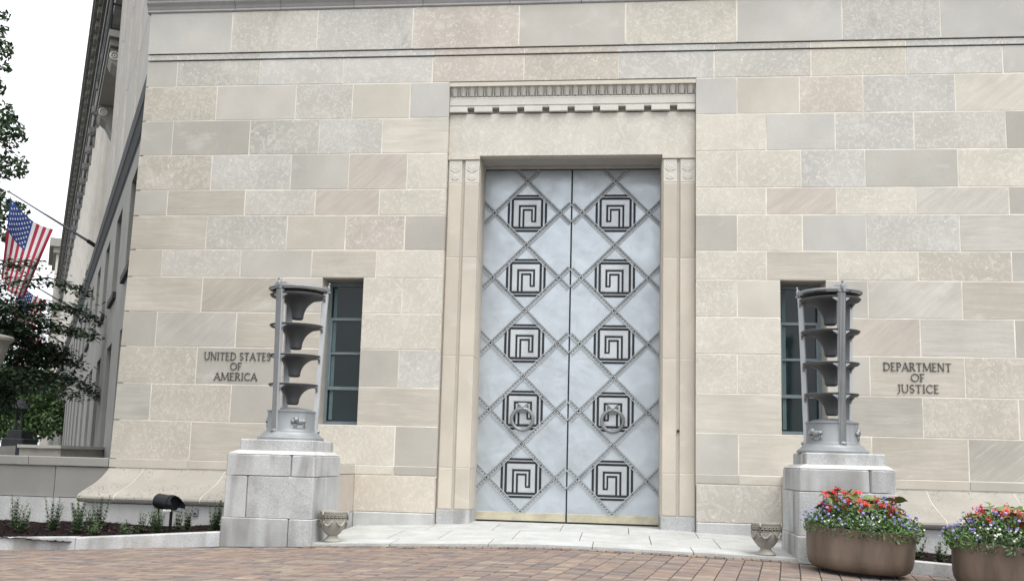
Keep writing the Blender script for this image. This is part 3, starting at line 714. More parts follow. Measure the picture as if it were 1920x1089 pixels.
# ------------------------------------------------------------------ low terrace wall beside the pavilion
tw = thing('terrace_wall', 'low grey stone terrace wall with flat coping running up to the flared wall foot', 'wall', (-11, .2, 0))
for (a, b_) in ((-15.5, -12.6), (-12.6, -10.22), (-10.22, -8.75)):
    obj('coping_stone', MB().box(a+.006, b_-.006, .0, .6, 1.035, 1.185, c=.008), M['tint'], tw, (.27, .265, .248))
for (a, b_) in ((-15.5, -13), (-13, -11.2), (-11.2, -9.72), (-9.72, -8.7)):
    obj('wall_stone', MB().box(a+.006, b_-.006, .03, .55, .50, 1.022, c=.006), ST['plain'], tw, (.255, .25, .235))
obj('granite_strip', MB().box(-15.5, -8.67, -.03, .55, -.3, .49), M['granite_clean'], tw)
tw2 = thing('parapet_wall', 'brown shaded parapet with pale flat top behind the terrace wall', 'wall', (-12.4, 4.2, 0))
obj('wall_stone', MB().box(-12.95, -12.0, 4.0, 7, -.3, 1.33), M['core'], tw2); obj('coping_stone', MB().box(-12.98, -11.97, 3.95, 7, 1.335, 1.40), M['tint'], tw2, (.42, .41, .38))
tw3 = thing('garden_ledge', 'pale sloping stone ledge beyond the terrace wall at the frame edge', 'wall', (-13.2, 2.6, 0))
t = MB().loft([[(-13.6, 2.2, -.3), (-12.4, 2.2, -.3), (-12.4, 3.0, -.3), (-13.6, 3.0, -.3)], [(-13.6, 2.2, 1.2), (-12.4, 2.2, 1.33), (-12.4, 3.0, 1.37), (-13.6, 3.0, 1.24)]])
obj('ledge_stone', t, M['tint'], tw3, (.40, .39, .37))

# ------------------------------------------------------------------ granite pedestals
def pedestal(x0, x1, label):
    p = thing('granite_pedestal', label, 'pedestal', ((x0+x1)/2, -2.25, .05), 'granite pedestals either side of the door')
    y0, y1 = -2.9, -1.6
    gm = M['granite']
    def row(name, xa, xb, ya, yb, z0, z1, joints, c=.014):
        xs = [xa]+joints+[xb]
        for a, b_ in zip(xs, xs[1:]): obj(name, MB().cbox(a+(.004 if a != xa else 0), b_-(.004 if b_ != xb else 0), ya, yb, z0, z1, c), gm, p)
    e = .012
    jb = x0+(x1-x0)*.74; jm = x0+(x1-x0)*.25; jt = x0+(x1-x0)*.735
    row('base_block', x0-.025, x1+e, y0-e, y1+e, -.12, .444, [jb])
    row('die_block', x0, x1, y0, y1, .45, 1.018, [jm])
    row('upper_block', x0, x1, y0, y1, 1.026, 1.318, [jt], .02)
    t = MB(); a, b_ = x0+.006, x1-.006
    t.loft([[(a, y0+.006, 1.3185), (b_, y0+.006, 1.3185), (b_, y1-.006, 1.3185), (a, y1-.006, 1.3185)], [(x0+.10, y0+.13, 1.372), (x1-.07, y0+.13, 1.372), (x1-.07, y1-.12, 1.372), (x0+.10, y1-.12, 1.372)]])
    obj('sloped_top', t, M['granite_clean'], p)
    obj('cap_block', MB().cbox(x0+.125, x1-.085, y0+.15, y1-.14, 1.374, 1.525, .012), gm, p)
    return p
pedestal(-5.46, -4.195, 'stained granite pedestal between the mulch bed and the door, beside the black floodlight')
pedestal(2.335, 3.565, 'granite pedestal partly hidden behind the bronze planter of red flowers')

# ------------------------------------------------------------------ aluminium torch lamps
def torch(cx_, cy_, azs, label):
    z0 = 1.527
    o = thing('torch_lamp', label, 'lamp', (cx_, cy_, z0), 'torch lamps on the pedestals')
    A, Dk = M['alu_torch'], M['alu_dark']
    obj('foot', MB().lathe([(.0, z0), (.475, z0), (.475, z0+.03), (.455, z0+.05), (.435, z0+.06), (.40, z0+.10), (.385, z0+.115), (.365, z0+.125), (.0, z0+.126)], cx_, cy_, 48), A, o, smooth=30)
    dr = obj('drum', MB().lathe([(.36, z0+.127), (.345, z0+.16), (.343, z0+.40), (.355, z0+.405), (.355, z0+.425), (.30, z0+.43), (.26, z0+.455), (.10, z0+.475), (.0, z0+.476)], cx_, cy_, 48), A, o, smooth=30)
    def relief(az):   # small bison standing in relief
        t = MB(); zc = z0+.265; a0 = R(az)
        def at(u, v, d):
            a = a0+u/.345; return (cx_+(.343+d)*math.sin(a), cy_-(.343+d)*math.cos(a), zc+v)
        def blob(u, v, ru, rv, d):
            rings = []
            for s in (1.0, .8, .45, .05):
                rings.append([at(u+ru*s*math.cos(2*math.pi*j/10), v+rv*s*math.sin(2*math.pi*j/10), d*math.sqrt(1-s*s*.999)-.002) for j in range(10)])
            t.loft(rings, True, True)
        blob(.0, .0, .085, .045, .03); blob(-.055, .025, .05, .05, .045); blob(-.10, .0, .03, .038, .04); blob(.06, .005, .045, .036, .03)
        for u in (-.075, -.045, .06, .085): blob(u, -.055, .011, .035, .018)
        blob(0, -.092, .12, .010, .014)
        obj('bison_relief', t, A, dr, smooth='all')
    for az in azs: relief(az+60)
    rz = [(.36, 2.325), (.376, 2.75), (.392, 3.195), (.41, 3.645)]
    for k, (r, z) in enumerate(rz):
        bt = (2.045, 2.452, 2.858, 3.30)[k]; H = z-bt
        pf = [(r, z+.018), (r+.006, z+.01), (r, z), (r-.012, z-.012)]
        for i in range(0, 15):
            f = (i/14)**1.6; pf.append((r-.014-(r-.014-.088)*math.sqrt(max(0, 1-(1-f)**2)), z-.016-(H-.05)*f))
        pf += [(.084, bt+.015), (.065, bt), (.0, bt)]
        pf = [(.0, z+.021), (r-.02, z+.02)]+pf
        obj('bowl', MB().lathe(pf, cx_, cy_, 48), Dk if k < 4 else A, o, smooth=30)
    obj('rim_ring', MB().lathe([(.415, 3.725), (.43, 3.728), (.44, 3.742), (.438, 3.76), (.425, 3.768), (.413, 3.755), (.415, 3.725)], cx_, cy_, 48), A, o, smooth=40)
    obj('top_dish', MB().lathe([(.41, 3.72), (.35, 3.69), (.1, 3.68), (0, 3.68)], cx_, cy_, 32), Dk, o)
    for az in azs:
        a = R(az); rad = Vector((math.sin(a), -math.cos(a), 0)); tan = Vector((math.cos(a), math.sin(a), 0)); cc = Vector((cx_, cy_, 0))
        def P(t_, r_, z): return cc+rad*r_+tan*t_+Vector((0, 0, z))
        # fluted leg
        secs = []
        for z, r_, hw in ((z0+.10, .355, .044), (z0+.30, .362, .042), (2.6, .382, .046), (3.55, .41, .052), (3.70, .418, .053)):
            ring = [P(-hw, r_-.045, z), P(-hw, r_+.012, z)]
            nf = 5
            for i in range(nf):
                q0 = -hw+2*hw*(i+.12)/nf; q1 = -hw+2*hw*(i+.3)/nf; q2 = -hw+2*hw*(i+.7)/nf; q3 = -hw+2*hw*(i+.88)/nf
                ring += [P(q0, r_+.02, z), P(q1, r_-.002, z), P(q2, r_-.002, z), P(q3, r_+.02, z)]
            ring += [P(hw, r_+.012, z), P(hw, r_-.045, z)]; secs.append(ring)
        leg = obj('leg', MB().loft(secs), M['alu_leg'], o)
        # lion paw
        t = MB()
        for q in (-.036, -.012, .012, .036):
            c = P(q, .385, z0+.085); t.ell((c.x, c.y, c.z), .014, .02, .04, 8, 5)
            c = P(q, .402, z0+.05); t.ell((c.x, c.y, c.z), .013, .016, .018, 8, 5)
        c = P(0, .375, z0+.13); t.ell((c.x, c.y, c.z), .05, .03, .03, 8, 5)
        obj('paw', t, A, leg, smooth='all')
        # brackets under each ring
        t = MB()
        for r, z in rz:
            for s in (-1, 1):
                pr_ = [P(s*.047, r+.002, z-.012), P(s*.047, r+.002, z-.10), P(s*.06, r+.003, z-.06), P(s*.105, r-.008, z-.03), P(s*.12, r-.014, z-.012)]
                t.loft([[tuple(p) for p in pr_], [tuple(p-rad*.03) for p in pr_]])
        obj('bracket', t, A, leg)
        # eagle with spread wings
        t = MB(); e0 = .43
        c = P(0, e0+.012, 3.775); t.ell((c.x, c.y, c.z), .024, .024, .06, 8, 6); c = P(0, e0+.02, 3.845); t.ell((c.x, c.y, c.z), .016, .018, .02, 8, 5)
        for s in (-1, 1):
            for i in range(6):
                q0, q1 = .02+.022*i, .02+.022*(i+1); zt = 3.80+.012*math.sin(i*.9)-.004*i; zl = 3.70+.012*i
                a1 = [P(s*q0, e0-q0*.35+.02, zl), P(s*q1, e0-q1*.35+.02, zl+.012), P(s*q1, e0-q1*.35+.012, zt), P(s*q0, e0-q0*.35+.012, zt)]
                t.loft([[tuple(p) for p in a1], [tuple(p-rad*.02) for p in a1]])
        t2 = P(0, .42, 3.72); t.ell((t2.x, t2.y, t2.z), .06, .03, .022, 10, 5)
        obj('eagle', t, A, leg, smooth=40)
    return o
torch(-4.774, -2.25, (-22, 98, -142), 'grey metal torch lamp of stacked bowls in front of the United States inscription')
torch(2.905, -2.25, (10, 130, -110), 'grey metal torch lamp of stacked bowls rising above the flower planter')

# ------------------------------------------------------------------ cast stone urns
def urn(cx_, cy_, label):
    z0 = zp(cx_, cy_)
    o = thing('stone_urn', label, 'urn', (cx_, cy_, z0), 'cast stone urns on the apron')
    def q(l): return [(r, z0+z) for r, z in l]
    obj('foot', MB().lathe(q([(0, 0), (.125, 0), (.13, .012), (.118, .03), (.09, .05), (.072, .07), (.068, .085), (0, .0855)]), cx_, cy_, 32), M['urn'], o, smooth=35)
    obj('bowl', MB().lathe(q([(0, .086), (.07, .086), (.105, .115), (.148, .17), (.176, .235), (.184, .28), (.182, .30), (.186, .305), (.186, .395), (.19, .40), (.19, .42), (.172, .425), (.165, .41), (.165, .33), (0, .32)]), cx_, cy_, 40), M['urn'], o, smooth=35)
    t = MB()
    def at(a, d, z): return (cx_+(.186+d)*math.sin(a), cy_-(.186+d)*math.cos(a), z0+z)
    n = 22
    for i in range(n):
        a0 = 2*math.pi*i/n; s = 2*math.pi/n
        def r_(u0, u1, v0, v1):
            t.loft([[at(a0+s*u0, -.004, v0), at(a0+s*u1, -.004, v0), at(a0+s*u1, -.004, v1), at(a0+s*u0, -.004, v1)], [at(a0+s*u0, .007, v0), at(a0+s*u1, .007, v0), at(a0+s*u1, .007, v1), at(a0+s*u0, .007, v1)]])
        r_(.0, .16, .322, .383); r_(.14, .86, .366, .38); r_(.72, .86, .338, .366); r_(.36, .72, .338, .350)
    obj('key_band', t, M['urn'], o)
    obj('key_ground', MB().lathe(q([(.1862, .318), (.1882, .319), (.1882, .386), (.1862, .387)]), cx_, cy_, 40), M['urn_key_dark'], o, smooth='all')
    t = MB()
    for i in range(6):
        a0 = 2*math.pi*(i+.35)/6; span = 2*math.pi/6
        pts = []
        for k in range(9):
            f = k/8; aa = a0+span*(.1+.8*f); zz = .30-.075*math.sin(math.pi*f); rr = -.004 if zz > .26 else -.01
            pts.append(at(aa, rr+.006, zz))
        t.tube(pts, [.006+.012*math.sin(math.pi*k/8) for k in range(9)], 6)
        c = at(a0+span*.5, -.012, .215); t.ell(c, .018, .012, .026, 8, 5)
    obj('garland', t, M['urn'], o, smooth='all')
    for i in range(3):
        a0 = R(-28+120*i)
        hd = MB(); c = at(a0, .012, .34)
        hd.tube([at(a0, .012, .415), at(a0, .022, .38), at(a0, .022, .30)], .014, 9)
        hd.torus(at(a0, .014, .268), (math.sin(a0), -math.cos(a0), 0), .022, .009, 14, 6)
        obj('handle', hd, M['urn'], o, smooth='all')
urn(-3.97, -2.62, 'empty cast stone urn with key pattern rim beside the stained granite pedestal')
urn(1.94, -2.64, 'empty cast stone urn standing on the apron next to the flower planter')

# ------------------------------------------------------------------ plants
def leaf_mesh(name, L, W, mat, fold=.25, seg=4, droop=.3):
    t = MB()
    prof = [0, .75, 1.0, .8, .0] if seg == 4 else [0, .9, 0]
    n = len(prof)-1
    for i in range(n):
        f0, f1 = i/n, (i+1)/n
        def p(f, s, wv): return (s*W*.5*wv, L*f, -droop*L*f*f+fold*W*.5*wv*abs(s))
        for s in (-1, 1):
            a, b_, c, d = p(f0, 0, 0), p(f0, s, prof[i]), p(f1, s, prof[i+1]), p(f1, 0, 0)
            t.quad(*((a, b_, c, d) if s > 0 else (d, c, b_, a)))
    me = bpy.data.meshes.new(name); me.from_pydata(t.v, [], t.f); me.materials.append(mat); return me
def greens(name, c, var=.35, trans=.15):
    m, n, b = newmat(name); oi = n.nodes.new('ShaderNodeObjectInfo')
    tc = n.nodes.new('ShaderNodeTexCoord'); f = noise(n, tc.outputs['Object'], 9, 3)
    n.links.new(mixc(n, 1.0, c, ramp(n, f, [(.25, 1-var), (.75, 1+var)]), 'MULTIPLY'), b.inputs['Base Color'])
    b.inputs['Roughness'].default_value = .5; b.inputs['Specular IOR Level'].default_value = .35
    return m
GREEN = {'edge': greens('edging_leaf', (.075, .145, .04)), 'edge2': greens('grey_green_leaf', (.085, .13, .06)), 'beg': greens('begonia_leaf', (.105, .16, .04)), 'beg2': greens('bronze_begonia_leaf', (.105, .125, .04)),
         'bed': greens('seedling_leaf', (.075, .115, .05)), 'dark': greens('shade_tree_leaf', (.03, .058, .03)), 'mid': greens('street_tree_leaf', (.05, .085, .03)), 'bright': greens('park_tree_leaf', (.055, .11, .027))}
def scatter_leaves(t, c, rad, n, size, rng, up=.4, m=0, nm=1, shell=.0):
    """leaf quads through an ellipsoid"""
    for _ in range(n):
        while True:
            p = Vector((rng.uniform(-1, 1), rng.uniform(-1, 1), rng.uniform(-1, 1)))
            if shell < p.length <= 1: break
        q = Vector((c[0]+p.x*rad[0], c[1]+p.y*rad[1], c[2]+p.z*rad[2]))
        nrm = (Vector((rng.gauss(0, 1), rng.gauss(0, 1), rng.gauss(0, 1))).normalized()+p*.5+Vector((0, 0, up))).normalized()
        a = nrm.orthogonal().normalized(); a.rotate(Matrix.Rotation(rng.uniform(0, 6.28), 3, nrm)); b_ = nrm.cross(a)
        s = size*rng.uniform(.6, 1.3)
        t.quad(q-a*s, q+b_*s*.45-nrm*s*.1, q+a*s, q-b_*s*.45-nrm*s*.1, m if nm == 1 else rng.randrange(nm))
def clump(px, py, pz, rx, rz, rng, kind, label, group, out):
    o = thing('edging_flower', label, 'flower', (px, py, pz), group)
    t = MB()
    c = (px, py, pz+rz*.5)
    scatter_leaves(t, c, (rx, rx, rz), 230, .027, rng, .6, shell=.25)
    for _ in range(14):
        a = rng.uniform(0, 6.28); d = Vector((math.cos(a), math.sin(a), 0))
        b0 = Vector((px, py, pz)); tip = b0+d*rx*rng.uniform(.3, .9)+Vector((0, 0, rz*rng.uniform(.9, 1.5)))
        t.tube([b0, (b0+tip)/2+Vector((0, 0, .02)), tip], .0025, 3, caps=False)
    obj('foliage', t, GREEN['edge' if kind == 'v' else 'edge2'], o)
    t = MB(); nb = 11 if kind == 'v' else 12
    for _ in range(nb):
        a = rng.uniform(0, 6.28); e = rng.uniform(.15, 1.0)
        d = Vector((math.cos(a)*math.sqrt(1-e*e), math.sin(a)*math.sqrt(1-e*e), e))
        q = Vector(c)+Vector((d.x*rx*1.08, d.y*rx*1.08, d.z*rz*1.15)); r = rng.uniform(.010, .019) if kind == 'v' else rng.uniform(.009, .014)
        for k in range(6):
            dd = Vector((rng.gauss(0, 1), rng.gauss(0, 1), rng.gauss(0, 1)+.6)).normalized()
            u = dd.orthogonal().normalized()*r; v = dd.cross(u)
            cc = q+dd*r*.5; t.quad(cc-u, cc-v, cc+u, cc+v)
    obj('blossom', t, M['violet' if kind == 'v' else 'white'], o)
    return o
BEGL = [leaf_mesh('begonia_leaf', .17, .13, GREEN['beg'], .3), leaf_mesh('begonia_leaf', .20, .14, GREEN['beg2'], .35, droop=.5), leaf_mesh('begonia_leaf', .14, .12, GREEN['beg'], .2, droop=.15)]
def redcluster():
    t = MB(); r_ = random.Random(4)
    for _ in range(16):
        q = Vector((r_.gauss(0, .021), r_.gauss(0, .021), r_.gauss(0, .017)))
        for k in range(4):
            a = k*1.57+r_.uniform(0, 1); d = Vector((math.cos(a), math.sin(a), r_.uniform(-.5, .9))); s = Vector((-d.y, d.x, r_.uniform(-.4, .4)))*.008
            t.quad(q, q+d*.009+s, q+d*.018, q+d*.009-s)
    me = bpy.data.meshes.new('flower_cluster'); me.from_pydata(t.v, [], t.f); me.materials.append(M['red']); return me
REDC = redcluster()
def begonia(px, py, pz, h, rng, label, group, nl=9, nf=5):
    o = thing('begonia', label, 'flower', (px, py, pz), group)
    st = MB()
    for i in range(nl):
        a = i*2.4+rng.uniform(-.3, .3); zz = h*rng.uniform(.45, 1.08); rr = rng.uniform(.02, .13)
        q = Vector((px+math.cos(a)*rr, py+math.sin(a)*rr, pz+zz))
        st.tube([(px, py, pz), ((px+q.x)/2, (py+q.y)/2, pz+zz*.6), q], .005, 5, caps=False)
        inst(rng.choice(BEGL), 'leaf', q, o, rot=(rng.uniform(-.1, .5), rng.uniform(-.5, .5), a-1.57), scale=rng.uniform(.75, 1.1))
    for i in range(nf):
        a = rng.uniform(0, 6.28); rr = rng.uniform(.08, .22); zz = h*rng.uniform(.55, 1.1)
        q = Vector((px+math.cos(a)*rr, py+math.sin(a)*rr-.03, pz+zz)); st.tube([(px, py, pz), q], .0035, 4, caps=False)
        inst(REDC, 'flower_cluster', q, o, rot=(rng.uniform(-.5, .5), rng.uniform(-.5, .5), a), scale=rng.uniform(.7, 1.2))
    obj('stem', st, GREEN['beg'], o)
def planter(cx_, cy_, zc, tilt, label, seed, which):
    rng = random.Random(seed)
    o = thing('round_planter', label, 'planter', (cx_, cy_, zc), 'round planters of summer flowers')
    Rr = .635
    pf = [(0, .0), (.46, .0), (.525, .010), (.572, .04), (.602, .09), (.615, .16), (.625, .34), (.635, .52), (.637, .53), (.625, .535), (.60, .53), (.59, .47), (0, .46)]
    T4 = Matrix.Translation((cx_, cy_, zc)) @ Matrix.Rotation(tilt, 4, 'Y')
    pf = [(r_, z_+.03) if z_ < .2 else (r_, z_) for r_, z_ in pf]
    obj('foot_shadow_disc', MB().lathe([(0, -.06), (.40, -.06), (.40, .028), (0, .028)], 0, 0, 40).mapv(lambda p: T4 @ p), M['black'], o)  # black disc stands in for the contact shadow under the raised pot
    obj('pot', MB().lathe(pf, 0, 0, 64).mapv(lambda p: T4 @ p), M['planter'], o, smooth=35)
    t = MB().lathe([(.588, .478), (.3, .495), (0, .5)], 0, 0, 32).mapv(lambda p: T4 @ p); obj('soil', t, M['soil'], o)
    ORD = ('first', 'second', 'third', 'fourth', 'fifth', 'sixth', 'seventh', 'eighth', 'ninth', 'tenth')
    def pos_phrase(a, n, i):
        # ordinal counted from the door side, front and back halves separately
        front = [k for k in range(n) if math.cos(2*math.pi*k/n) > 0]; back = [k for k in range(n) if k not in front]
        grp_ = front if i in front else back
        srt = sorted(grp_, key=lambda k: math.sin(2*math.pi*k/n))
        return ORD[srt.index(i)]+' from the door side along the '+('front' if i in front else 'back')
    def top(x, y): p = T4 @ Vector((x, y, .49)); return p
    n = 17
    for i in range(n):
        a = 2*math.pi*i/n+rng.uniform(-.08, .08); r = .545+rng.uniform(-.03, .03)
        p = top(r*math.sin(a), -r*math.cos(a)); kind = 'w' if i in (0, 3, 15, 8) or (which == 2 and i in (1, 16)) else 'v'
        lab = ('white flowered' if kind == 'w' else 'violet')+' clump '+pos_phrase(a, n, i)+(' rim of the pedestal planter' if which == 1 else ' rim of the cropped planter')
        clump(p.x, p.y, p.z-.02, rng.uniform(.15, .2), rng.uniform(.12, .17), rng, kind, lab, ('white' if kind == 'w' else 'violet')+' edging flowers, planter %s' % ('by pedestal' if which == 1 else 'half cropped'), a)
    for i in range(11):
        a = 2*math.pi*i/11+rng.uniform(-.1, .1); r = .37+rng.uniform(-.03, .03); p = top(r*math.sin(a), -r*math.cos(a))
        lab = 'violet clump '+pos_phrase(a, 11, i)+(' inner ring of the pedestal planter' if which == 1 else ' inner ring of the cropped planter')
        clump(p.x, p.y, p.z+.05, .17, rng.uniform(.18, .24), rng, 'v', lab, 'inner violet flowers, planter %s' % ('by pedestal' if which == 1 else 'half cropped'), a)
    for i, (x, y) in enumerate(((-.26, -.05), (-.06, -.16), (.16, -.12), (.3, .02), (-.12, .14), (.1, .16))):
        p = top(x, y); lab = 'broad leaved red begonia '+('on the urn side', 'at the front', 'beside the violet clumps', 'farthest from the door', 'at the back door side', 'at the back')[i]+' of the '+('planter before the pedestal' if which == 1 else 'half cropped planter')
        begonia(p.x, p.y, p.z, rng.uniform(.34, .44), rng, lab, 'red begonias, planter '+('by pedestal' if which == 1 else 'half cropped'), 14, 9)
planter(2.885, -3.72, zb(2.885, -3.72)+.004, R(3.2), 'round bronze brown planter of red and violet flowers in front of the granite pedestal', 21, 1)
planter(4.40, -4.35, zb(4.4, -4.35)+.0, R(3.0), 'round bronze brown planter of red flowers cropped by the frame edge', 33, 2)

# ------------------------------------------------------------------ planting bed with granite kerb
def kerbseg(name, p0, p1, h0, h1, parent):
    p0 = Vector(p0); p1 = Vector(p1); d = (p1-p0).normalized(); nn = Vector((-d.y, d.x, 0))*.16
    t = MB(); c = .012
    def ring(p, h):
        return [(p.x, p.y, p.z-.2), (p.x, p.y, p.z+h-c), (p.x+nn.x*.08, p.y+nn.y*.08, p.z+h), (p.x+nn.x, p.y+nn.y, p.z+h), (p.x+nn.x, p.y+nn.y, p.z-.2)]
    t.loft([ring(p0+d*.004, h0), ring(p1-d*.004, h1)]); return obj(name, t, M['granite'], parent)
kerb = bpy.data.objects.new('granite_kerb', None); COL.objects.link(kerb); kerb['kind'] = 'structure'; WO[kerb] = Vector((-7, -3.5, 0)); kerb.location = WO[kerb]
kerbseg('kerb_stone', (-11.5, -3.85, zb(-11.5, -3.85)), (-9.0, -3.68, zb(-9, -3.68)), .16, .16, kerb)
kerbseg('kerb_stone', (-9.0, -3.68, zb(-9, -3.68)), (-7.21, -3.564, -.012), .16, .17, kerb)
kerbseg('kerb_stone', (-7.21, -3.564, -.012), (-5.48, -2.90, .05), .16, .19, kerb)
kerbseg('kerb_stone', (3.58, -2.98, .045), (4.5, -3.15, 0), .15, .15, kerb); kerbseg('kerb_stone', (4.5, -3.15, 0), (9.2, -4.05, -.21), .15, .15, kerb)
rm = random.Random(9)
def mulch(x0, x1, yf, yb, zf, zbk):
    t = MB(); nx, ny = 60, 26; gr = []
    for j in range(ny+1):
        row = []
        for i in range(nx+1):
            x = x0+(x1-x0)*i/nx; f = j/ny; y = yf(x)+(yb-yf(x))*f
            row.append((x, y, zf(x)+(zbk(x)-zf(x))*f+.02*math.sin(x*3+y*5)+rm.uniform(-.014, .014)))
        gr.append(row)
    for j in range(ny):
        for i in range(nx): t.quad(gr[j][i], gr[j][i+1], gr[j+1][i+1], gr[j+1][i])
    for _ in range(2600):
        i, j = rm.randrange(nx), rm.randrange(ny); p = Vector(gr[j][i])+Vector((rm.uniform(-.05, .05), rm.uniform(-.05, .05), rm.uniform(.0, .012)))
        a = rm.uniform(0, 6.28); d = Vector((math.cos(a), math.sin(a), rm.uniform(-.3, .4)))*rm.uniform(.012, .035); e = Vector((-d.y, d.x, rm.uniform(-.01, .02)))*.35
        t.quad(p-d-e, p+d-e, p+d+e, p-d+e, 1 if rm.random() < .12 else 0)
    o = obj('mulch_bed', t, [M['mulch'], simple('pale_mulch_chip', (.045, .03, .025), .9, spec=.1)]); o['kind'] = 'stuff'; return o
yfL = lambda x: -3.66 if x < -7.2 else -3.45+(x+7.2)*.39
mulch(-11.5, -5.5, yfL, -.84, lambda x: (-.012+.115) if x < -7.2 else .10+(x+7.2)*.075, lambda x: .15)
mulch(3.5, 9.0, lambda x: -2.85-.19*(x-3.5), -.84, lambda x: .13-.05*(x-3.5), lambda x: .12)
def bedplant(name, x, y, z, h, rng, label, group, ns=5):
    o = thing(name, label, 'plant', (x, y, z), group)
    t = MB(); st = MB()
    for s in range(ns):
        a = rng.uniform(0, 6.28); rr = rng.uniform(0, .09); hh = h*rng.uniform(.55, 1.0) if s else h
        b0 = Vector((x+math.cos(a)*rr*.5, y+math.sin(a)*rr*.5, z-.01)); tip = Vector((x+math.cos(a)*rr*1.9, y+math.sin(a)*rr*1.9, z+hh))
        st.tube([b0, tip], [.005, .002], 4, caps=False)
        n = int(hh/.013)
        for i in range(n):
            f = (i+.5)/n; p = b0.lerp(tip, f); L = .085*(1.1-f*.65)
            for k in range(2):
                b_ = i*2.4+k*3.1+rng.uniform(-.4, .4); d = Vector((math.cos(b_), math.sin(b_), rng.uniform(.25, .8))).normalized(); e = Vector((-d.y, d.x, 0))*L*.19
                t.quad(p, p+d*L*.5+e, p+d*L, p+d*L*.5-e)
    obj('stem', st, GREEN['bed'], o); obj('foliage', t, GREEN['bed'], o)
rp = random.Random(17)
gl = 'young plants in the mulch bed'
LB = 'slender green young plant growing from the dark mulch behind the granite kerb'
for (x, y, h, lab) in ((-9.15, -2.6, .55, 'tall spiky plant in the mulch at the frame edge below the terrace wall'), (-8.95, -2.2, .5, 'spiky green plant against the granite strip, next to the one at the frame edge'), (-8.6, -2.6, .32, 'short green plant in the mulch just before the corner of the flared wall foot'),
        (-8.25, -2.4, .5, 'tall plant whose tip crosses the rounded end of the flared wall foot'), (-8.05, -2.0, .4, 'thin plant below the rounded end of the flared wall foot'), (-7.72, -2.7, .52, 'bushy tall plant standing forward in the mulch between the flared corner and the floodlight'),
        (-7.55, -2.55, .34, 'medium plant next to the bushy tall plant, on the floodlight side'), (-7.95, -1.6, .5, 'plant at the back of the bed touching the granite footing below the first flare joint'), (-7.0, -2.2, .3, 'short plant just beyond the cable of the floodlight'),
        (-7.15, -1.45, .42, 'plant at the back of the bed below the pitted part of the flared foot'), (-7.35, -2.9, .2, 'tiny sprig close to the kerb joint'), (-6.85, -2.9, .22, 'tiny sprig at the kerb in front of the floodlight cable'), (-6.55, -1.6, .38, 'plant growing directly behind the floodlight stake'),
        (-6.62, -2.45, .34, 'leafy plant at the foot of the floodlight stake'), (-6.45, -2.2, .36, 'plant between the floodlight stake and the outlet box'), (-9.5, -2.9, .6, 'tallest plant of the bed, partly out of the frame'), (-8.85, -3.2, .2, 'low sprig close to the kerb near the frame edge'), (-6.2, -1.5, .3, 'small plant below the outlet box on the granite footing')):
    bedplant('bed_plant', x, y, .13, h, rp, lab, gl, rp.choice((4, 5, 6, 7)))
bedplant('bed_plant', -5.82, -2.3, .14, .50, rp, 'bushy green young plant touching the side of the stained granite pedestal', gl, 9)
for (x, y, h, lab) in ((3.86, -2.2, .42, 'tallest slender plant in the gap between the planters, touching the first planter'), (4.05, -1.9, .38, 'slender plant at the back of the gap between the two flower planters'), (4.25, -2.3, .3, 'short plant in the gap between the planters, close to the cropped one')):
    bedplant('bed_plant', x, y, .1, h, rp, lab, 'plants between the planters', 6)

# floodlight on a stake
fl = thing('floodlight', 'black cylindrical floodlight on a short stake standing in the mulch bed', 'floodlight', (-6.49, -2.3, .14))
t = MB(); ax0 = Vector((-6.74, -2.22, .60)); ax1 = Vector((-6.36, -2.42, .565)); 
t.tube([ax0, ax0.lerp(ax1, .03), ax0.lerp(ax1, .62), ax0.lerp(ax1, .63), ax0.lerp(ax1, .78)], [.085, .108, .112, .122, .124], 20)
obj('housing', t, M['blackmetal'], fl, smooth=35)
dv = (ax1-ax0).normalized(); sv = dv.cross(Vector((0, 0, 1))).normalized(); uv_ = sv.cross(dv)
t = MB()
hood = []
for k in range(9):
    a = R(-30+30*k); hood.append(sv*.118*math.cos(a)+uv_*.118*math.sin(a))
p0 = ax0.lerp(ax1, .70); ln = [.20, .17, .10, .08, .08, .08, .10, .17, .20]
r0 = [tuple(p0+h) for h in hood]; r1 = [tuple(p0+h*1.0+dv*l) for h, l in zip(hood, ln)]; r1b = [tuple(Vector(q)-h*.03) for q, h in zip(r1, hood)]; r0b = [tuple(p0+h*.97) for h in hood]
t.loft([r0, r1, r1b, r0b], False, False); obj('barn_hood', t, M['blackmetal'], fl)
t = MB().box(-6.58, -6.40, -2.36, -2.24, .455, .475); obj('bracket', t, M['alu_torch'], fl)
obj('rating_plate', MB().box(-6.55, -6.43, -2.446, -2.44, .465, .492), M['white'], fl)
obj('stake', MB().tube([(-6.49, -2.3, .1), (-6.49, -2.3, .46)], .022, 10), M['blackmetal'], fl)
obj('cable', MB().tube([(-6.73, -2.2, .56), (-6.72, -2.22, .42), (-6.68, -2.25, .25), (-6.66, -2.25, .12)], .011, 8), M['blackmetal'], fl, smooth='all')
# electrical outlet on the granite footing
el = thing('outlet_box', 'small weathered electrical outlet box fixed to the granite footing near the floodlight', 'outlet', (-6.75, -.87, .37))
obj('body', MB().box(-6.79, -6.70, -.895, -.862, .31, .42, c=.006), M['alu_torch'], el); obj('conduit_ring', MB().torus((-6.745, -.885, .425), (0, 1, 0), .025, .008, 14, 6), M['alu_trim'], el); obj('socket_cover', MB().box(-6.765, -6.725, -.902, -.896, .335, .365), M['black'], el)

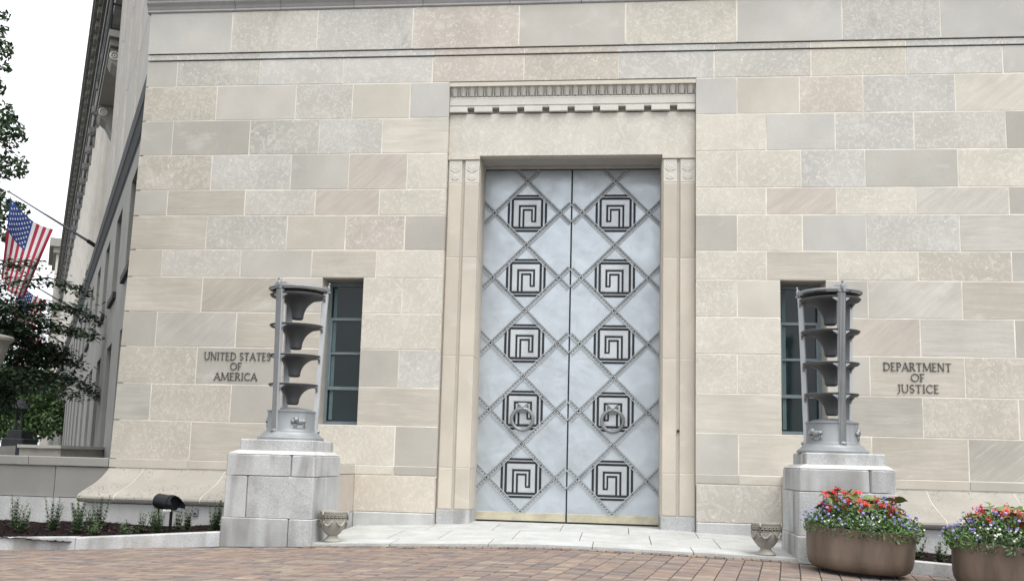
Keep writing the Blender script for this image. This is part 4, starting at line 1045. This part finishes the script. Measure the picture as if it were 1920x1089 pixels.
# ------------------------------------------------------------------ the long wing receding beside the pavilion
FD = Vector((-.5285, .849, 0)); FN = Vector((.849, .5285, 0)); C0 = Vector((CAM.x, CAM.y, 0))
def F(t_, q, z): return C0+FD*t_+FN*q+Vector((0, 0, z))
wing = thing('office_building', 'long shaded limestone wing with dark ledge, tall slit windows and fluted columns above', 'building', F(60, 3, 0))
def fbox(t, t0, t1, q0, q1, z0, z1, m=0):
    n = len(t.v); t.box(t0, t1, q0, q1, z0, z1, m)
    for i in range(n, len(t.v)): p = t.v[i]; t.v[i] = tuple(F(p[0], p[1], p[2]))
    return t
TE = 128
# lower wall with openings
q0, q1 = 1.5, 2.1
wins = [21.15+4.3*k for k in range(24)]
t = MB(); fbox(t, 19.2, TE, q0, q1, -.5, 1.38); fbox(t, 19.2, TE, q0, q1, 7.25, 7.75); fbox(t, 19.2, TE, q0, q1, 3.9, 5.12)
prev = 19.2
for w0 in wins:
    if w0 > TE-3: break
    fbox(t, prev, w0, q0, q1, 1.38, 3.9); fbox(t, prev, w0, q0, q1, 5.12, 7.25); prev = w0+1.85
fbox(t, prev, TE, q0, q1, 1.38, 3.9); fbox(t, prev, TE, q0, q1, 5.12, 7.25)
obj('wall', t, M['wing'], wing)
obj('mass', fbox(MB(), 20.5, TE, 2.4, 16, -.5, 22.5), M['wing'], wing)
for w0 in wins:
    if w0 > TE-3: break
    for za, zc in ((1.38, 3.9), (5.12, 7.25)):
        f = obj('window', fbox(fbox(MB(), w0+.01, w0+1.84, 1.86, 1.95, za, za+.1), w0+.01, w0+1.84, 1.86, 1.95, zc-.12, zc), M['bluegrey'], wing)
        obj('pane', fbox(MB(), w0+.01, w0+1.84, 1.93, 2.0, za, zc), M['void'], f)
        if za > 5: obj('sill', fbox(MB(), w0-.1, w0+1.95, 1.42, 1.6, za-.16, za-.003), M['ledge'], f)
# dark ledge
t = MB()
prl = [(1.50, 7.752), (1.49, 7.80), (1.46, 7.84), (1.47, 7.90), (1.44, 8.02), (1.415, 8.10), (1.425, 8.12), (1.395, 8.16), (1.385, 8.50), (1.42, 8.55), (2.6, 8.6), (2.6, 7.752)]
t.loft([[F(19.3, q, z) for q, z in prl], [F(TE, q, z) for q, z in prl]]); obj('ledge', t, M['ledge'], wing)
# stepped pier strips at the near end
steps = [(19.5, 25.3, 1.60), (25.3, 28.3, 1.553), (28.3, 30.95, 1.489), (30.95, 33.0, 1.43)]
for a, b_, q in steps:
    for z0, z1 in ((8.6, 11.2), (11.2, 13.6), (13.6, 16.0), (16.0, 20.0)):
        obj('pier_stone', fbox(MB(), a+.01, b_, q, 2.4, z0+.01, z1-.01), M['wing_pier'], wing)
        if a > 20: obj('lit_pier_return', fbox(MB(), a-.03, a+.005, q, q+.09, z0+.004, z1-.004), M['wing_light'], wing)  # lighter stone paints in the light on the returns facing the viewer
# fluted columns
def column(tc, qc, r, z0, z1):
    t = MB(); n = 40; rings = []
    for z, k in ((z0, 1.0), (z0+(z1-z0)*.4, .97), (z1, .86)):
        rings.append([F(tc+r*k*(1 if j % 4 < 2 else .93)*math.cos(2*math.pi*j/n), qc+r*k*(1 if j % 4 < 2 else .93)*math.sin(2*math.pi*j/n), z) for j in range(n)])
    t.loft(rings); c = obj('column', t, M['wing_light'], wing)
    t = MB()
    for (z_, rr, hh) in ((z1, r*.9, .12), (z1+.12, r*.86, .5), (z1+.62, r*1.12, .1), (z1+.72, r*1.25, .3)):
        pts = [[F(tc+rr*g_*math.cos(2*math.pi*j/16), qc+rr*g_*math.sin(2*math.pi*j/16), zz) for j in range(16)] for zz, g_ in ((z_+.004, 1), (z_+hh, 1.08))]
        t.loft(pts)
    obj('capital', t, M['wing_dark'], c)
    obj('plinth', fbox(MB(), tc-r*1.2, tc+r*1.2, qc-r*1.1, qc+r*.5, z0-.25, z0-.004), M['wing_light'], c)
for k in range(22):
    tc = 44.0+3.6*k
    column(tc, 2.05, .62, 8.86, 17.0)
obj('back_wall', fbox(MB(), 33, TE, 2.38, 2.395, 8.6, 18), M['wing_light'], wing)
# entablature and eaves
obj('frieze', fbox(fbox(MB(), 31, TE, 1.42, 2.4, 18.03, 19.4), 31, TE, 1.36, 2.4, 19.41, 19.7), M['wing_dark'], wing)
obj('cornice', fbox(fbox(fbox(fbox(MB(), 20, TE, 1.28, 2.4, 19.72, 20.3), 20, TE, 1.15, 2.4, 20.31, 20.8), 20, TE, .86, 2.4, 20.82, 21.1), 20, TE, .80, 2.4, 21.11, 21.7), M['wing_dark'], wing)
for k in range(60): obj('modillion', fbox(MB(), 31+1.6*k, 31.8+1.6*k, 1.0, 1.15, 20.5, 20.81), M['wing'], wing)
# balcony with railing and scroll brackets between pier and first column
bal = obj('balcony', fbox(fbox(MB(), 33.4, 41.0, 1.18, 2.4, 14.4, 14.62), 33.2, 41.2, 1.12, 2.4, 14.63, 14.85), M['wing'], wing)
t = MB()
for tt in (33.5, 41): 
    for qq in (1.17, 1.5, 1.85): t.tube([F(tt, qq, 14.86), F(tt, qq, 16.1)], .035, 6)
for k in range(14): t.tube([F(33.5+.577*k, 1.17, 14.86), F(33.5+.577*k, 1.17, 16.1)], .03, 6)
for zz in (15.0, 15.85, 16.1): t.tube([F(33.5, 1.9, zz), F(33.5, 1.17, zz), F(41, 1.17, zz), F(41, 1.9, zz)], .045, 6)
obj('railing', t, M['blackmetal'], bal)
for tt in (33.6, 39.6):
    pts = [(2.3, 11.9), (2.02, 11.75), (1.92, 11.9), (1.97, 12.1), (1.95, 12.6), (1.75, 13.3), (1.5, 13.75), (1.28, 13.9), (1.19, 14.1), (1.22, 14.38), (2.3, 14.38)]
    t = MB().loft([[F(tt, q, z) for q, z in pts], [F(tt+1.0, q, z) for q, z in pts]]); obj('scroll_bracket', t, M['wing'], bal)
    c = F(tt-.01, 1.36, 14.13); t = MB()
    t.torus(c, FD, .13, .035, 14, 6); t.torus(c, FD, .05, .03, 10, 6); obj('scroll', t, M['wing_light'], bal)
obj('inner_wall', fbox(MB(), 33.0, 41.5, 2.2, 2.37, 8.6, 18), M['wing_light'], wing)
# far end block with its own cornice
obj('end_block', fbox(MB(), TE+.1, TE+12, .62, 16, -.5, 24.5), M['wing_light'], wing); obj('end_cornice', fbox(fbox(MB(), TE-.6, TE+13, .25, 16, 24.52, 25.2), TE-1, TE+13, -.2, 16, 25.21, 26.2), M['wing'], wing)

# security dome camera and flags
for (tt, lab) in ((60.5, 'small white dome camera hung from the dark ledge of the long wing'),):
    p = F(84, 1.05, 8.4); dm = thing('dome_camera', lab, 'camera', p)
    obj('arm', MB().tube([F(84, 1.45, 8.5), F(84, 1.05, 8.5)], .05, 6), M['white'], dm); obj('shade', MB().lathe([(.05, p.z+.25), (.3, p.z+.05), (.32, p.z)], p.x, p.y, 16), M['white'], dm); obj('dome', MB().ell((p.x, p.y, p.z-.02), .22, .22, .22, 12, 8), M['black'], dm, smooth='all')
def flag(tt, label, seed):
    off = FD*(tt-39.33)
    A = Vector((-19.59, 17.82, 8.92))+off; Tp = Vector((-22.08, 16.28, 10.5))+off
    po = thing('flag_pole', 'grey angled '+label[1], 'flagpole', A, 'flag poles on the wing ledge')
    obj('shaft', MB().tube([A, A.lerp(Tp, .5), Tp], [.05, .042, .028], 10), M['pole'], po, smooth='all'); obj('finial', MB().ell(tuple(Tp+Vector((-.03, -.02, .02))), .06, .06, .06, 10, 6), M['brass'], po, smooth='all'); obj('socket', MB().tube([A-FN*.0+Vector((.12, .08, -.09)), A.lerp(Tp, .07)], .075, 8), M['blackmetal'], po)
    H0 = Vector((-22.03, 16.31, 10.27))+off; H1 = Vector((-20.77, 17.09, 9.31))+off
    fo = thing('flag', label[0], 'flag', H0, 'national flags along the wing')
    rng = random.Random(seed); ph = rng.uniform(0, 6)
    NU, NV = 26, 40
    L = 2.9
    def P(u, v):
        h = H0.lerp(H1, u); h.z -= .22*math.sin(math.pi*u)*(1-.0*v)
        d = Vector((-.23*u-.02, -.14*u-.01, -1)).normalized()
        p = h+d*L*v*(1-.06*u)
        wv = .10*math.sin(7*u+3*v+ph)*min(1, v*2.2+.15)+.06*math.sin(13*u+2*v+ph*2)*v
        return p+Vector((.52, -.85, 0)).normalized()*wv
    def grid(u0, u1, v0, v1, nu, nv, off_=0):
        t = MB(); nn = Vector((.52, -.85, 0)).normalized()*off_
        g_ = [[P(u0+(u1-u0)*i/nu, v0+(v1-v0)*j/nv)+nn for i in range(nu+1)] for j in range(nv+1)]
        for j in range(nv):
            for i in range(nu): t.quad(g_[j][i], g_[j][i+1], g_[j+1][i+1], g_[j+1][i])
        return t
    cu, cv = 7/13, .40
    for k in range(13):
        u0, u1 = k/13, (k+1)/13; v0 = cv if k < 7 else 0
        obj('stripe', grid(u0, u1, v0, 1, 2, 20), M['flag_red' if k % 2 == 0 else 'flag_white'], fo, smooth='all')
    obj('canton', grid(0, cu, 0, cv, 12, 14), M['flag_blue'], fo, smooth='all')
    t = MB()
    for sgn in (-1, 1):
        for r_ in range(9):
            for c in range(6 if r_ % 2 == 0 else 5):
                u = cu*(.1+.1*r_); v = cv*((.085+.166*c) if r_ % 2 == 0 else (.168+.166*c)); rr = .048
                nn = Vector((.52, -.85, 0)).normalized()*.008*sgn; c0 = P(u, v)+nn
                e1 = (P(u+.01, v)-P(u-.01, v)).normalized(); e2 = (P(u, v+.01)-P(u, v-.01)).normalized()
                ring = [c0+(e1*math.cos(2*math.pi*k/10)+e2*math.sin(2*math.pi*k/10))*(rr if k % 2 == 0 else rr*.42) for k in range(10)]
                n0 = len(t.v); t.v += [tuple(q) for q in ring]; t.f.append(tuple(range(n0, n0+10))); t.m.append(0)
    obj('star_print', t, M['flag_white'], fo, kind='stuff')
flag(39.33, ('largest striped flag with blue starred canton, nearest the pavilion corner', 'pole carrying the largest striped flag, above the dark ledge'), 1)
flag(58.5, ('striped flag mostly hidden behind the dark leaves, second along the wing', 'pole carrying the second flag behind the dark leaves'), 2)
flag(78, ('smallest striped flag low behind the tree leaves, third along the wing', 'pole carrying the smallest and lowest flag'), 3)

# ------------------------------------------------------------------ trees
def tree(name, label, base, trunk, rt, blobs, n, size, mats, seed, group=None, branches=()):
    rng = random.Random(seed); o = thing(name, label, 'tree', base, group)
    t = MB().tube(trunk, rt, 8)
    obj('trunk', t, M['trunk'], o, smooth='all')
    if branches:
        bb = MB()
        for b_ in branches: bb.tube(b_, [.05*(1-.8*i/len(b_)) for i in range(len(b_))], 6)
        obj('limb', bb, M['trunk'], o, smooth='all')
    t = MB(); tot = sum(r[0]**2 for _, r in blobs)
    for c, r in blobs: scatter_leaves(t, c, r, int(n*r[0]**2/tot), size, rng, .35, nm=len(mats), shell=.25)
    obj('crown', t, mats, o)
BR = [[(-17.36, 8.0, 5.24), (-16.19, 8.0, 5.68), (-15.33, 8.3, 5.88), (-14.67, 8.5, 5.71), (-14.22, 8.5, 5.4)], [(-17.3, 8.0, 4.66), (-15.97, 8.0, 5.03), (-15.11, 8.3, 5.16), (-14.52, 8.6, 5.07), (-14.18, 8.8, 4.81)], [(-17.23, 8.0, 4.09), (-15.56, 7.7, 4.35), (-14.72, 8.0, 4.55), (-14.29, 8.3, 4.42), (-13.83, 8.3, 4.34)], [(-16.86, 8.0, 3.38), (-15.85, 8.0, 3.82), (-15.21, 8.4, 3.95), (-14.7, 8.6, 3.69), (-14.49, 8.8, 3.5)], [(-16.48, 8.0, 2.69), (-15.64, 8.0, 3.19), (-15.0, 8.4, 3.31), (-14.34, 8.6, 3.12), (-13.78, 8.8, 2.68)], [(-17.78, 8.5, 5.91), (-16.88, 8.5, 6.28), (-16.12, 8.5, 6.4), (-15.77, 8.7, 6.3)], [(-17.59, 8.5, 4.15), (-16.79, 8.6, 4.75), (-15.81, 8.6, 4.18), (-15.03, 8.6, 4.05), (-14.92, 8.7, 3.84)], [(-16.5, 7.5, 3.2), (-15.63, 7.5, 3.35), (-14.92, 7.6, 2.96), (-14.24, 7.7, 2.78), (-14.08, 7.7, 2.71)], [(-16.9, 7.4, 4.86), (-16.04, 7.4, 5.15), (-15.25, 7.4, 4.59), (-14.73, 7.6, 4.77)]]
def shade_tree():
    rng = random.Random(31)
    o = thing('shade_tree', 'dark leaved tree with layered branches in front of the flags and wing', 'tree', (-17.2, 8.1, -.3))
    obj('trunk', MB().tube([(-17.2, 8.1, -.5), (-17.3, 8.1, 1.5), (-17.5, 8.1, 3.4), (-17.7, 8.2, 5.2), (-17.6, 8.3, 6.6)], [.16, .13, .11, .09, .04], 10), M['trunk'], o, smooth='all')
    bb = MB(); t = MB()
    for b_ in BR:
        pts = [Vector(p) for p in b_]; pts = [Vector((-17.55, 8.15, pts[0].z-.3))]+pts
        bb.tube(pts, [.045*(1-.85*i/(len(pts)-1)) for i in range(len(pts))], 6)
        for i in range(len(pts)-1):
            a, c = pts[i], pts[i+1]; L = (c-a).length; fin = i/(len(pts)-2)
            for _ in range(int(L*(420-190*fin)*(.45 if b_[0][2] > 5 else 1))):
                f = rng.random(); p = a.lerp(c, f); sp = .38-.22*fin
                p = p+Vector((rng.gauss(0, sp), rng.gauss(0, sp*1.3), rng.gauss(-.04, .10-.03*fin)))
                az = rng.uniform(0, 6.28); d = Vector((math.cos(az), math.sin(az), rng.uniform(-.75, .15))).normalized(); e = d.cross(Vector((rng.uniform(-.4, .4), rng.uniform(-.4, .4), 1))).normalized()
                s = rng.uniform(.065, .115); up = Vector((0, 0, .02))
                q = [p, p+d*s*.7+e*s*.42+up, p+d*s*1.9, p+d*s*.7-e*s*.42+up]
                m = rng.randrange(2)
                t.tri(q[0], q[1], q[2], m); t.tri(q[0], q[2], q[3], m)
    for c_, r_ in (((-16.3, 8.6, 4.0), (.9, .6, .5)), ((-16.0, 8.5, 3.2), (.9, .6, .45)), ((-16.6, 8.6, 4.5), (.7, .6, .3)), ((-15.4, 8.6, 3.75), (.6, .5, .3)), ((-16.6, 8.5, 2.5), (.6, .5, .5))):
        scatter_leaves(t, c_, r_, 700, .075, rng, .9, nm=2)
    obj('limb', bb, M['trunk'], o, smooth='all')
    obj('crown', t, [GREEN['dark'], greens('shade_tree_leaf_pale', (.05, .085, .045))], o)
shade_tree()
C2 = [((-24.22, 18.0, 16.67), .52), ((-24.13, 18.0, 17.54), .24), ((-23.93, 18.0, 16.01), .26), ((-24.25, 18.0, 18.1), .28), ((-23.61, 18.0, 13.32), .78), ((-23.95, 18.0, 14.07), .65), ((-23.31, 18.0, 12.04), .7), ((-24.52, 18.0, 15.26), .6), ((-25.19, 18.0, 17.46), .92), ((-24.98, 18.0, 13.33), 1.11), ((-24.25, 18.0, 10.58), .92), ((-23.12, 18.0, 10.16), .67), ((-23.36, 18.0, 9.33), .55), ((-25.01, 18.0, 11.63), 1.11), ((-26.4, 18.5, 14.5), 1.5), ((-26.2, 18.5, 11.5), 1.4), ((-26.5, 18.4, 17.4), 1.2)]
tree('street_tree', 'tall green street tree edging the sky above the largest flag', (-27, 18.5, -.5), [(-27, 18.5, -.6), (-27.1, 18.5, 8), (-26.8, 18.5, 13), (-26.3, 18.5, 17)], [.4, .32, .2, .06], [(c, (r, r, r*.8)) for c, r in C2], 6500, .13, [GREEN['mid'], GREEN['dark']], 41,
     branches=[[(-27, 18.5, 11), (-25.5, 18.3, 12.5), (-23.6, 18, 13.3)], [(-27, 18.5, 9), (-25, 18.2, 10.2), (-23.3, 18, 10.3)], [(-26.8, 18.5, 14.5), (-25, 18.2, 16.2), (-24.1, 18, 16.8)], [(-27, 18.5, 10), (-25, 18.2, 11.4), (-23.2, 18, 12.1)]])
C3 = [((-36.89, 40.0, 5.35), 1.5), ((-35.42, 40.0, 4.4), 1.4), ((-34.25, 40.0, 2.98), 1.3), ((-36.99, 40.0, 2.92), 1.6), ((-35.58, 40.0, 2.63), 1.3), ((-34.29, 40.0, 5.0), .8), ((-33.9, 40.0, 3.9), .7), ((-38.26, 40.0, 5.16), 1.5)]
tree('park_tree', 'bright green tree seen under the dark branches beyond the terrace', (-35.6, 40.3, -.5), [(-35.6, 40.3, -.6), (-35.5, 40.2, 2), (-35.7, 40, 5)], [.25, .2, .06], [(c, (r, r, r*.85)) for c, r in C3], 6000, .17, [GREEN['bright'], GREEN['mid']], 43, branches=[[(-35.5, 40.2, 1.8), (-34.8, 40, 3.2), (-34.3, 40, 4.4)], [(-35.5, 40.2, 2.2), (-36.4, 40, 3.6), (-37, 40, 5)]])
tree('park_tree', 'broad dark green tree filling the far end of the garden', (-62, 66, -.5), [(-62, 66, -.6), (-62, 66, 4), (-62, 66, 8)], [.5, .4, .1], [((-60+i*2.6-6, 66+(i % 2), 3.2+1.6*(i % 3)), (3.2, 2.5, 2.8)) for i in range(6)], 7000, .3, [GREEN['mid'], GREEN['dark']], 47)

# stone lamp base far left and the pale lamp bowl cut by the frame
lp = thing('stone_lantern', 'dark stepped stone pedestal carrying a small lantern below the trees', 'lantern', (-18.2, 12.2, .9))
obj('pedestal', MB().cbox(-18.62, -17.9, 11.9, 12.7, -.4, 1.62, .03), M['ledge'], lp); obj('step', MB().cbox(-18.5, -18.02, 12.0, 12.6, 1.625, 1.87, .02), M['ledge'], lp)
obj('post', MB().tube([(-18.17, 12.15, 1.87), (-18.17, 12.15, 2.5)], .035, 8), M['ledge'], lp); obj('post', MB().tube([(-18.38, 12.2, 1.87), (-18.38, 12.2, 2.5)], .035, 8), M['ledge'], lp); obj('cap', MB().lathe([(0, 2.9), (.2, 2.62), (.26, 2.52), (.24, 2.5), (0, 2.5)], -18.28, 12.2, 12), M['ledge'], lp)
sl = thing('street_lamp', 'pale stone coloured lamp bowl on a tapered post, cut by the frame edge', 'street lamp', (-14.46, 5, 0))
obj('post', MB().lathe([(.2, -.5), (.16, .2), (.10, 2.9), (.13, 3.0), (.12, 3.05)], -14.48, 5, 20), M['urn'], sl, smooth=35)
obj('bowl', MB().lathe([(.10, 3.05), (.16, 3.1), (.24, 3.25), (.30, 3.5), (.36, 3.72), (.43, 3.78), (.44, 3.84), (.41, 3.88), (.2, 3.92), (0, 3.93)], -14.48, 5, 28), M['urn'], sl, smooth=35)

tree('street_tree', 'added tree out of view beside the pavilion, shading its wall', (-13.4, -5.6, -.3), [(-13.4, -5.6, -.4), (-13.3, -5.6, 3), (-13.2, -5.6, 6), (-13.1, -5.5, 9)], [.28, .22, .15, .05], [((-13.2+2.5*math.cos(i*1.05), -5.6+2.5*math.sin(i*1.05), 5.8+1.4*(i % 3)), (2.3, 2.3, 1.7)) for i in range(6)]+[((-13.2, -5.6, 8), (2.8, 2.8, 2.4))], 14000, .18, [GREEN['mid'], GREEN['dark']], 53)  # unseen tree, added to shade the corner end of the wall
